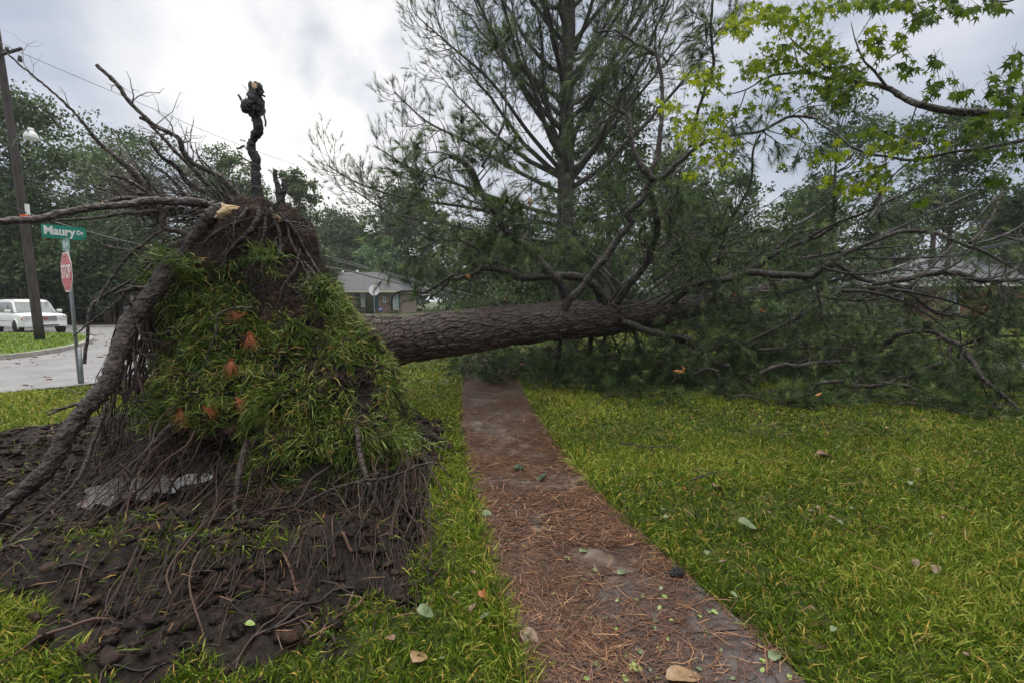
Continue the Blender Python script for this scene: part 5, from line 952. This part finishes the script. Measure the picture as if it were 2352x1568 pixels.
for k, (a, lb) in enumerate(((0, 'topmost of the three cables pulled through the fallen crown'), (6, 'middle of the three cables pulled through the fallen crown'), (12, 'lowest of the three cables pulled through the fallen crown'))):
    wire(lb, [(1500, 735+a*.4, 10.4), (1625, 714+a*.5, 10)]+[(x_, y_+a*.5, d_) for (x_, y_), d_ in zip(Z7((700, 460), (1000, 380), (1250, 330), (1600, 260), (2050, 150), (2352, 85)), (9.6, 9.2, 8.9, 9, 9.6, 10.5))], .010, 'cables in the fallen crown')
for k, (x_, y_, wh) in enumerate([(391, 540, 'leftmost'), (684, 476, 'second from the left'), (1032, 396, 'third from the left'), (1193, 357, 'fourth from the left'), (1336, 326, 'fifth from the left'), (1640, 254, 'rightmost')]):
    (q,) = Z7((x_, y_)); c = P(q[0], q[1], np.interp(x_, [391, 1250, 1640], [9.9, 8.85, 8.95])); g = Geo(); g.box(c, (.03, .03, .05)); obj('cable_clip', g, WHT, label=wh+' of the small white clips on the cables in the fallen crown', cat='cable clip', group='white clips on the cables', smooth=False, origin=c)
# ================================================================ white suv
PNT = mat('white_car_paint', (.8, .8, .8), .25, .6, noise=(1, 2), ramp=[(.3, (.70, .71, .73)), (.7, (.78, .78, .79))]); RUB = mat('rubber', (.02, .02, .02), .7, .3, noise=(9, 2), ramp=[(.3, (.012, .012, .012)), (.7, (.03, .03, .03))]); CHR = mat('chrome', (.6, .6, .62), .15, .5, .9, noise=(5, 2), ramp=[(.3, (.5, .5, .52)), (.7, (.65, .65, .67))]); CG = mat('car_glass', (.05, .065, .07), .06, .8, noise=(2, 2), ramp=[(.3, (.10, .125, .13)), (.7, (.16, .19, .2))])
LNS = mat('lamp_lens', (.6, .62, .62), .1, .7, noise=(9, 3), ramp=[(.3, (.4, .42, .43)), (.7, (.75, .76, .77))]); AMB = mat('amber_lens', (.7, .2, .03), .2, .6, noise=(4, 2), ramp=[(.3, (.6, .16, .02)), (.7, (.75, .25, .04))])
import bmesh
def loft(secs):
    """closed skin over cross sections given as equal length rings"""
    g = Geo(); k = len(secs[0]); V = np.concatenate([np.array(s, float) for s in secs]); Q = [(i*k+j, i*k+(j+1) % k, (i+1)*k+(j+1) % k, (i+1)*k+j) for i in range(len(secs)-1) for j in range(k)]
    c0, c1 = V[:k].mean(0), V[-k:].mean(0); n_ = len(V); T = [(n_, (j+1) % k, j) for j in range(k)]+[(n_+1, len(V)-k+j, len(V)-k+(j+1) % k) for j in range(k)]; g.add(np.vstack((V, c0, c1)), Q, T); return g
def ring(x, hw, z0, z1, r=.14, n=5, sq=1.0):
    o = []
    for (cy, cz, a0) in ((hw-r, z1-r, 0), (-hw+r, z1-r, 90), (-hw+r, z0+r*.6, 180), (hw-r, z0+r*.6, 270)):
        rr_ = r if a0 < 180 else r*.6
        for k in range(n): a = math.radians(a0+90*k/(n-1)); o.append((x, (cy+(r-rr_ if cy > 0 else rr_-r))+rr_*math.cos(a), cz+rr_*math.sin(a)))
    return o
def suv(name, label, loc, rz, stripe=False):
    # local frame: x forward, y left, z up
    c = empty(name, loc, rz, label=label, cat='suv'); L_ = 5.1
    body = loft([ring(x, w_, a, b) for x, w_, a, b in [(-2.55, .86, .5, .95), (-2.5, .95, .42, 1.10), (-2.3, .99, .38, 1.16), (-1, 1.0, .36, 1.16), (.6, 1.0, .36, 1.16), (1.1, 1.0, .36, 1.15), (1.6, .99, .38, 1.14), (2.1, .97, .38, 1.12), (2.38, .95, .4, 1.08), (2.5, .88, .44, 1.0)]])
    bo = obj('body', body, PNT, c, ws=False)
    cab = loft([ring(x, w_, 1.10, b, .16) for x, w_, b in [(-2.48, .84, 1.25), (-2.36, .84, 1.75), (-2.1, .83, 1.90), (-.6, .83, 1.95), (.35, .82, 1.92), (.62, .80, 1.82), (1.28, .90, 1.17)]]); obj('cabin', cab, PNT, c, ws=False)
    def quad(p, mt, nm, par=c, th_=.012):
        p = np.array(p, float); nr = unit(np.cross(p[1]-p[0], p[3]-p[0])); g = Geo(); g.add(np.vstack((p, p+nr*th_)), [(0, 3, 2, 1), (4, 5, 6, 7), (0, 1, 5, 4), (1, 2, 6, 5), (2, 3, 7, 6), (3, 0, 4, 7)]); return obj(nm, g, mt, par, smooth=False, ws=False)
    quad([(1.255, .78, 1.215), (1.255, -.78, 1.215), (.66, -.70, 1.80), (.66, .70, 1.80)][::-1], CG, 'windscreen')
    quad([(-2.478, -.70, 1.3), (-2.478, .70, 1.3), (-2.375, .66, 1.7), (-2.375, -.66, 1.7)][::-1], CG, 'rear_window')
    for s in (1, -1):
        for (xa, xb, xc, xd) in ((1.0, .18, .14, .55), (.10, -.85, -.85, .10), (-.93, -2.2, -2.1, -.93)):
            p = [(xa, s*.905 if xa > .9 else s*.865, 1.2), (xb, s*.845, 1.2), (xc, s*.835, 1.76), (xd, s*.83, 1.76)]; quad(p if s < 0 else p[::-1], CG, 'side_window')
        for xw in (1.62, -1.55):
            g = Geo(); tube(g, [(xw, s*.74, .39), (xw, s*.99, .39)], .39, 24); wh_ = obj('wheel', g, RUB, c, ws=False); g = Geo(); tube(g, [(xw, s*.985, .39), (xw, s*1.003, .39)], [.26, .22], 20)
            for k in range(6): a = k*math.pi/3; g.box((xw+.13*math.cos(a), s*1.012, .39+.13*math.sin(a)), (.05, .02, .05))
            obj('rim', g, CHR, wh_, ws=False)
            g = Geo(); an = np.linspace(-.15, math.pi+.15, 14); [tube(g, [(xw+.44*math.cos(a), s*.992, .39+.44*math.sin(a)) for a in an], .045, 6)]; obj('wheel_arch', g, RUB if False else PNT, c, ws=False)
            g = Geo(); tube(g, [(xw, s*.80, .40), (xw, s*.997, .40)], .43, 22); obj('wheel_well', g, RUB, c, ws=False)
        g = Geo(); g.box((1.0, s*1.08, 1.27), (.12, .22, .18)); obj('mirror', g, PNT, c, ws=False)
        g = Geo(); g.box((2.47, s*.72, .88), (.10, .36, .26)); hl = obj('headlight', g, LNS, c, smooth=False, ws=False); g = Geo(); g.box((2.42, s*.925, .84), (.08, .05, .12)); obj('indicator', g, AMB, hl, smooth=False, ws=False)
        g = Geo(); g.box((2.535, s*.66, .50), (.03, .15, .09)); obj('fog_lamp', g, LNS, c, smooth=False, ws=False); g = Geo(); g.box((-.3, s*.68, 1.965), (2.6, .04, .04)); obj('roof_rail', g, RUB, c, ws=False)
        g = Geo(); g.box((-.0, s*1.004, .72), (3.0, .012, .05)); obj('side_trim', g, CHR, c, smooth=False, ws=False)
    g = Geo(); g.box((2.51, 0, .86), (.06, .98, .30)); gr = obj('grille', g, CHR, c, smooth=False, ws=False); g = Geo(); [g.box((2.545, 0, .77+k*.06), (.012, .92, .018)) for k in range(4)]; obj('slat', g, RUB, gr, smooth=False, ws=False); g = Geo(); g.box((2.556, 0, .87), (.012, .22, .06)); obj('emblem', g, RED, gr, smooth=False, ws=False)
    g = Geo(); g.box((2.52, 0, .53), (.1, 1.72, .2)); bu = obj('bumper', g, PNT, c, smooth=False, ws=False); g = Geo(); g.box((2.576, 0, .475), (.012, 1.05, .07)); obj('air_intake', g, RUB, bu, smooth=False, ws=False)
    if stripe:
        for s in (1, -1): quad([(1.05, s*1.0, 1.14), (-2.3, s*1.0, 1.14), (-2.3, s*1.0, .95), (1.05, s*1.0, .95)][::-s], RED, 'stripe', c, .008); quad([(.0, s*.9, 1.16), (-.16, s*.9, 1.16), (-.16, s*.86, 1.8), (.0, s*.86, 1.8)][::-s], RED, 'stripe', c, .008)
    return c
ya = math.radians(-62+90-90+33)   # heading
fw = np.array((math.sin(math.radians(62)), -math.cos(math.radians(62)))); fa = np.array((-23.7, 22.9)); cen = fa-fw*1.62
suv('white_suv', 'white suv driving on the cross street behind the utility pole', (cen[0], cen[1], .035), math.atan2(fw[1], fw[0])).scale = (.88, .88, .88)
suv('emergency_vehicle', 'white vehicle with a red stripe far off in front of the small tan house', (P(1174, 700, 46)[0], 47, .02), math.radians(-35), True)
# ================================================================ sweetgum boughs reaching in from the right
sg = empty('sweetgum_tree', (4.6, 3.4, 0), label='sweetgum with star-shaped yellow-green leaves reaching in from the right', cat='tree')
g = Geo(); tube(g, smooth_pts([(4.7, 3.5, -.25), (4.75, 3.5, 1.8), (4.85, 3.4, 3.6), (5.0, 3.4, 5.5)], 5), np.linspace(.2, .1, 16), 12); obj('trunk', g, M['limb'], sg)
rg = rng_(99)
SGL = [(Z5((2620, 700), (2346, 745), (2200, 715), (1900, 700), (1700, 660), (1600, 620), (1480, 550), (1300, 515), (1100, 490), (1000, 460), (830, 465), (730, 490), (600, 565), (470, 600)), [20, 17, 16, 14, 11, 9, 7, 5, 3.5, 2], 3.0, 4.3),
 (Z5((1300, 520), (1180, 470), (1060, 390), (930, 290), (850, 210)), [6, 5, 4, 2], 3.6, 4.0), (Z5((1480, 540), (1400, 440), (1340, 380), (1290, 260), (1260, 140)), [6, 5, 3, 1.5], 3.4, 3.5), (Z5((600, 570), (560, 680), (470, 800), (400, 930)), [3, 2.5, 1.5], 4.1, 4.1),
 (Z5((2620, 800), (2346, 880), (2100, 930), (1900, 955), (1650, 1005), (1500, 985), (1370, 965), (1260, 920), (1180, 850), (1040, 765)), [10, 9, 7, 6, 5, 4, 3], 3.0, 3.7), (Z5((1650, 1005), (1560, 1070), (1480, 1160), (1430, 1240), (1350, 1310)), [4, 3, 1.5], 3.3, 3.5), (Z5((1500, 1020), (1400, 1060), (1250, 1090), (1100, 1150), (1000, 1200)), [3, 2.5, 1.2], 3.4, 3.6),
 (Z5((1670, 670), (1640, 760), (1590, 860), (1540, 900)), [3, 2, 1.2], 3.2, 3.3), (Z5((1380, 590), (1430, 630), (1420, 670)), [3, 2], 3.4, 3.4), (Z5((1300, 610), (1280, 720), (1260, 800)), [3, 2, 1.5], 3.5, 3.6), (Z5((1000, 460), (930, 400), (900, 300), (840, 280)), [3, 2], 3.7, 3.8), (Z5((1480, 380), (1560, 330), (1640, 290)), [3, 1.5], 3.4, 3.3), (Z5((2400, -80), (2250, 10), (2100, -10), (1900, -60)), [5, 4, 3], 2.9, 3.1), (Z5((1330, -60), (1400, 60), (1340, 180), (1290, 260)), [3, 2, 1.5], 3.5, 3.5), (Z5((2500, 300), (2400, 420), (2346, 640), (2346, 745)), [8, 9, 12], 2.9, 3.0), (Z5((470, 600), (400, 540), (330, 500)), [2, 1.2], 4.3, 4.3), (Z5((860, 30), (740, 90), (640, 60)), [2.5, 1.5], 4, 4)]
gl_ = Geo()
for (pts, w_, a, b_), z_ in zip([SGL[0], SGL[4], SGL[12], SGL[14]], (2.6, 2.3, 4.6, 3.7)):
    e_ = P(*pts[0], a); s_ = np.array((4.85, 3.45, z_)); tube(gl_, smooth_pts([s_, (s_+e_)/2+(0, 0, .08), e_], 4), np.linspace(w_[0]*1.5, w_[0], 9)*a/F/2, 8)
for pts, w_, a, b_ in SGL:
    p, r = bez(pts, w_, a, b_, 5); tube(gl_, p, r*(1+.06*rg.standard_normal(len(p))), 8, rough=.04, rg=rg)
# a star leaf: five pointed lobes
def starleaf():
    V = [(0, 0, 0)]; A_ = [90, 90-50, 90-105, 90+50, 90+105]
    ordr = []
    for k, a in enumerate([-15, 40, 90, 140, 195]):
        L_ = [.62, .9, 1.05, .9, .62][k]; ordr.append((a-13, L_*.52)); ordr.append((a, L_)); ordr.append((a+13, L_*.52))
        if k < 4: ordr.append((a+26, .34))
    ordr.append((230, .22)); ordr.append((270, .16)); ordr.append((310, .22))
    for a, r in ordr: V.append((r*math.cos(math.radians(a)), r*math.sin(math.radians(a)), -.16*r*r))
    n_ = len(ordr); return np.array(V), np.array([(0, k+1, (k+1) % n_+1) for k in range(n_)])
SV, ST = starleaf(); LP = Geo()
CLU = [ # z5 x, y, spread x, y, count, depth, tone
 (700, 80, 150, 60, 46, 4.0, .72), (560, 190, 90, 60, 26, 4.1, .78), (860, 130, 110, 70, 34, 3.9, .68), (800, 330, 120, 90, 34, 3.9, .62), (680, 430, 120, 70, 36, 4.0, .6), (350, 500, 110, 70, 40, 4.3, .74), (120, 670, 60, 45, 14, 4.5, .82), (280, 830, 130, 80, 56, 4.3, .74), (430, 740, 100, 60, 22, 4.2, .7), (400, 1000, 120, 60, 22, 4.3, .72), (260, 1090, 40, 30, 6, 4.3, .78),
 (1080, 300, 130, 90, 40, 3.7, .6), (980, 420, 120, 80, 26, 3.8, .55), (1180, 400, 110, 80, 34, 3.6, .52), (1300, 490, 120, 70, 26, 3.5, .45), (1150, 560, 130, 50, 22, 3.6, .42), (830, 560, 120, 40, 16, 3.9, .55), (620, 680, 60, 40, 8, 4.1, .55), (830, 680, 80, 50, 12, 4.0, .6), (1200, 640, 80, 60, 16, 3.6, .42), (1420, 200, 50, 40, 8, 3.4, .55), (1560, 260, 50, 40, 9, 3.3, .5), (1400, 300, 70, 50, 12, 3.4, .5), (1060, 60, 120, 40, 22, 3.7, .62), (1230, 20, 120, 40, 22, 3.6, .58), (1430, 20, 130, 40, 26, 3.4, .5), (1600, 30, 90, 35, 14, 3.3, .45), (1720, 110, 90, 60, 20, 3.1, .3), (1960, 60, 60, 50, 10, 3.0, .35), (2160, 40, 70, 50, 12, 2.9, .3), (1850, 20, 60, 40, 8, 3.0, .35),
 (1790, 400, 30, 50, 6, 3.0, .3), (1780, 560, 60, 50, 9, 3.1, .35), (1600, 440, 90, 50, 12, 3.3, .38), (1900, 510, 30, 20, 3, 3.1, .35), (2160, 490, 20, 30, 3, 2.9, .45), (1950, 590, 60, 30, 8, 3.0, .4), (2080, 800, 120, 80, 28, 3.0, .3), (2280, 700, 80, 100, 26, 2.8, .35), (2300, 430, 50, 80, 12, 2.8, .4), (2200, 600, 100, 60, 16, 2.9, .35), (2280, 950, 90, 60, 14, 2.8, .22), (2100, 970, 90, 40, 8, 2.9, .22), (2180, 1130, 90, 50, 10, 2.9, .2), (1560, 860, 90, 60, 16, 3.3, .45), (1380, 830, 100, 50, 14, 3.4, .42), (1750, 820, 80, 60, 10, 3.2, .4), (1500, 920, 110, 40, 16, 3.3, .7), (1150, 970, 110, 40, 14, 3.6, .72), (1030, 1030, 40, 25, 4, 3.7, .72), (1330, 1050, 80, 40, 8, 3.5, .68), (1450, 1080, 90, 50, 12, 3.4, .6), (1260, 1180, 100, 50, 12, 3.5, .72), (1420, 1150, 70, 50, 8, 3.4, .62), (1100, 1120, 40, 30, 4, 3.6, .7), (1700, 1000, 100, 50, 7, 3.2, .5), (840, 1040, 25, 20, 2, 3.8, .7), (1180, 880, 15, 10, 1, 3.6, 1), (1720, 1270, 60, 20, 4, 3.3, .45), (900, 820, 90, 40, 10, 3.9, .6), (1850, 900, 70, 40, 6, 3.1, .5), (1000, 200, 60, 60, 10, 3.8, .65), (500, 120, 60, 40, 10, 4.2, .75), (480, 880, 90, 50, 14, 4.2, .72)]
for (x, y, sx, sy, n_, d, tn) in CLU:
    for k in range(int(n_*2.7+.5)):
        (q,) = Z5((x+rg.normal(0, sx*.62), y+rg.normal(0, sy*.62))); c = P(q[0], q[1], d+rg.normal(0, .16)); nr = unit(np.array((rg.normal(0, .55), -1+rg.normal(0, .5), rg.normal(.35, .5)))); up_ = unit(np.array((rg.normal(0, .55), rg.normal(0, .3), -1))); xx = unit(np.cross(up_, nr)); yy = np.cross(nr, xx); s = rg.uniform(.028, .060)
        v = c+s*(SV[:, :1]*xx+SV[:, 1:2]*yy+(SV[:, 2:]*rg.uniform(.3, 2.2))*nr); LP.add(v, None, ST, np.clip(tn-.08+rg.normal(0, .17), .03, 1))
        if rg.random() < .5: tube(gl_, [c-yy*s*.2, c-yy*s*1.0+np.array((rg.normal(0, .02), 0, .02))], .0012, 3, cap=False)
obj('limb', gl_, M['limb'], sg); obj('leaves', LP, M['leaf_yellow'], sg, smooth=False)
# ================================================================ leaves and twigs on the ground
LF = {}
def leafmesh(kind):
    if kind in LF: return LF[kind]
    g = Geo(); n_ = 9; t = np.linspace(0, 1, n_)
    wd2 = {'oval': np.sin(np.pi*t**.8)**.7*.26, 'heart': np.sin(np.pi*t**.7)**.6*.36, 'lobed': (np.sin(np.pi*t**.8)*.34)*(1+.35*np.sin(t*19))}[kind]
    zc = .10*np.sin(t*np.pi)+.04*np.sin(t*7)
    V = np.concatenate([np.stack((t-.5, -wd2, zc+wd2*.22), 1), np.stack((t-.5, 0*t, zc), 1), np.stack((t-.5, wd2, zc+wd2*.15), 1)])
    Q = [(k, k+1, n_+k+1, n_+k) for k in range(n_-1)]+[(n_+k, n_+k+1, 2*n_+k+1, 2*n_+k) for k in range(n_-1)]; g.add(V, Q, None, .5)
    th_ = V.copy(); th_[:, 2] -= .012; g.add(th_, [q[::-1] for q in Q]); tube(g, [(-.5, 0, 0), (-.72, .03, .02)], .012, 4); LF[kind] = g; return g
LM = {k: mat('leaf_'+k, c, .45, .5, noise=(8, 5), ramp=[(.3, tuple(np.array(c)*.6)), (.7, tuple(np.array(c)*1.25))]) for k, c in {'tan': (.17, .105, .07), 'pink': (.20, .10, .085), 'greengrey': (.12, .16, .075), 'darkgreen': (.02, .045, .02), 'green': (.2, .28, .07), 'orange': (.55, .16, .03), 'rust': (.30, .10, .04), 'straw': (.24, .155, .08)}.items()}
def leaf(kind, mt, px, py, size, rot, label, tilt=.0, grp=None, z=.02, name='fallen_leaf', pth=False):
    b = G(px, py); h_ = .02 if pth else hgt(b[:1], b[1:2])[0][0]+z
    src = bpy.data.objects.get('_'+kind+mt)
    key = (kind, mt)
    if key not in LF: LF[key] = obj(name, leafmesh(kind), LM[mt]); o = LF[key]
    else: o = LF[key].copy(); COL.objects.link(o); o.name = name
    o.location = (b[0], b[1], h_); o.rotation_euler = (tilt*.6, tilt, rot); o.scale = (size,)*3
    o['label'] = label; o['category'] = 'leaf'
    if grp: o['group'] = grp
    return o
BIG = [('oval', 'tan', 1218, 1480, .15, -1.0, 'large curled tan leaf at the left edge of the walkway near the front', .3), ('oval', 'greengrey', 1120, 1190, .13, -.6, 'long grey-green leaf lying on the left edge of the walkway', .35), ('oval', 'darkgreen', 1198, 1082, .17, .2, 'glossy dark green magnolia leaf on the middle of the walkway, left of its pair', .3), ('oval', 'darkgreen', 1245, 1102, .15, .9, 'glossy dark green magnolia leaf on the walkway, right of its pair', -.4),
 ('oval', 'pink', 1895, 1055, .20, .1, 'pinkish brown oval leaf lying far out on the right lawn', .2), ('oval', 'tan', 1646, 1134, .15, .7, 'brown leaf standing in the lawn right of the walkway beside an orange petal', .5), ('heart', 'greengrey', 1715, 1220, .13, -.4, 'pale green heart-shaped leaf in the right lawn', .3), ('oval', 'greengrey', 1524, 1186, .12, 1.0, 'dull grey leaf in the grass by the right edge of the walkway', .5), ('oval', 'straw', 1570, 1566, .17, .1, 'torn straw-coloured leaf cut by the bottom edge of the picture', .05),
 ('lobed', 'rust', 1113, 1388, .10, .4, 'curled rusty leaf in the grass left of the walkway', .6), ('heart', 'greengrey', 977, 1425, .10, .2, 'round grey-green leaf in the grass below the roots', .5), ('heart', 'straw', 963, 1532, .11, 1.2, 'pale yellowish leaf near the bottom edge left of the walkway', .4), ('lobed', 'green', 1460, 1544, .075, 0, 'small lobed green leaf floating near the front of the walkway', .05), ('heart', 'greengrey', 1430, 1322, .07, .5, 'dull green leaf on needles at the top of the puddle', .1),
 ('oval', 'greengrey', 1780, 1515, .10, .7, 'drowned grey-green leaf in the puddle at the right', .0), ('oval', 'rust', 1555, 1332, .05, 0, 'dark brown cone scale at the puddle rim', .2), ('heart', 'greengrey', 1340, 1272, .06, .3, 'grey leaf at the left middle of the needle litter', .1), ('heart', 'orange', 1573, 1137, .03, .3, 'tiny bright orange petal in the right lawn', .5), ('oval', 'tan', 545, 1158, .10, .1, 'small pale leaf lying on the dark soil under the roots', .1), ('heart', 'green', 575, 1445, .05, .1, 'small bright green leaf on the front soil mound', .2),
 ('oval', 'straw', 2040, 995, .12, .4, 'narrow straw leaf on the right lawn near the pine needles', .2), ('oval', 'greengrey', 1690, 1072, .10, 2, 'small grey leaf on the right lawn beside the walkway', .3), ('oval', 'tan', 1790, 960, .11, 0, 'brown leaf at the foot of the fallen branches', .4), ('oval', 'tan', 1720, 945, .10, 1, 'small brown leaf just in front of the pine boughs', .4)]
for kd, mt, px, py, s, ro, lb, ti in BIG: leaf(kd, mt, px, py, s, ro, lb, ti, z=.045, pth=poly_sd(G(px, py)[:1], G(px, py)[1:2], PATH)[0] < 0)
rg = rng_(123)
for k in range(95):
    y = 1568-620*rg.random()**1.7; xl = np.interp(y, [960, 1050, 1120, 1200, 1290, 1400, 1480, 1568], [1060, 1062, 1085, 1110, 1130, 1170, 1200, 1225]); xr = np.interp(y, [950, 1020, 1100, 1180, 1260, 1340, 1440, 1568], [1225, 1270, 1340, 1400, 1500, 1600, 1710, 1830])
    leaf(('heart', 'oval')[k % 2], ('green', 'greengrey', 'green')[k % 3], rg.uniform(xl, xr), y, rg.uniform(.022, .045), rg.uniform(0, 6.28), 'small green leaf lying flat among the brown needles on the walkway', rg.normal(0, .15), 'small green leaves on the walkway', pth=True)
for k in range(60):
    y = rg.uniform(960, 1560); x = rg.uniform(1300, 2300) if k % 3 else rg.uniform(880, 1200)
    b = G(x, y)
    if poly_sd(b[:1], b[1:2], PATH)[0] < .05 or poly_sd(b[:1], b[1:2], SOIL)[0] < .05: continue
    leaf(('heart', 'oval')[k % 2], ('greengrey', 'tan')[(k//2) % 2], x, y, rg.uniform(.03, .07), rg.uniform(0, 6.28), 'small faded leaf scattered in the lawn grass', rg.normal(0, .4), 'small faded leaves in the lawn', z=.05)
def twig(label, pts, w_, lift=.05, nee=False, kids=2):
    p = np.array([G(x, y) for x, y in pts]); p[:, 2] = hgt(p[:, 0], p[:, 1])[0]+lift+.03*np.sin(np.linspace(0, 3.1, len(p))); p = smooth_pts(p, 4); g = Geo(); tf = []
    tube(g, p, np.linspace(w_, w_*.5, len(p)), 6, rough=.06, rg=rg)
    for k in range(kids): i = rg.integers(2, len(p)-2); grow(g, tf, p[i], unit(p[i+1]-p[i]+perp(unit(p[i+1]-p[i]), rg)*.6), .22, w_*.6, 0, rg, -.02, 1, zmin=.04)
    e = empty('twig', p[0], label=label, cat='twig'); obj('stem', g, M['dark_root'], e)
    if nee: needle_obj(tf*3+[(p[-1], unit(p[-1]-p[-2]))]*3, 26, .18, .004, .4, rg, e, 'needles')
twig('bare forked dark twig on the lawn right of the walkway', [(1425, 1030), (1460, 1040), (1495, 1047), (1540, 1040), (1572, 1050)], .008); twig('short straight dark stick in the right lawn', [(1585, 1120), (1630, 1108), (1675, 1094)], .007, kids=0)
twig('green pine sprig lying on the lawn in front of the fallen crown', [(1370, 945), (1400, 925), (1420, 912), (1440, 925)], .010, .10, True, 4); twig('curved thin twig on the grass under the trunk', [(1015, 868), (1045, 862), (1075, 876), (1110, 890)], .009, .05)
twig('small bare twig on the left lawn near the road', [(110, 897), (150, 903), (185, 912)], .012, .05, kids=0)
def cone(px, py, label):
    b = G(px, py); g = Geo(); c = np.array((b[0], b[1], .045)); ax_ = np.array((.9, .3, 0)); ax_ = unit(ax_)
    for k in range(70): t = (k/70); a = k*2.4; r = .028*math.sin(math.pi*min(1, .12+.85*t)); u = np.array((-ax_[1], ax_[0], 0)); p = c+ax_*(t-.5)*.09; o_ = u*math.cos(a)*r+np.array((0, 0, math.sin(a)*r)); tube(g, [p, p+o_*.8, p+o_*1.25+ax_*.006], [.004, .007, .002], 5)
    o = obj('pine_cone', g, M['dark_root'], label=label, cat='pine cone', origin=c)
cone(1555, 1330, 'dark pine cone lying at the right rim of the puddle')

# ================================================================ damp air
hm = bpy.data.materials.new('damp_air'); hm.use_nodes = True; n = hm.node_tree.nodes; n.remove(n['Principled BSDF']); pv = n.new('ShaderNodeVolumePrincipled'); pv.inputs['Color'].default_value = (.86, .9, .95, 1); pv.inputs['Density'].default_value = .0006; pv.inputs['Anisotropy'].default_value = .2
hm.node_tree.links.new(pv.outputs[0], n['Material Output'].inputs['Volume'])
g = Geo(); g.box((0, 420, 17), (1960, 1000, 37)); obj('haze', g, hm, smooth=False, kind='stuff')
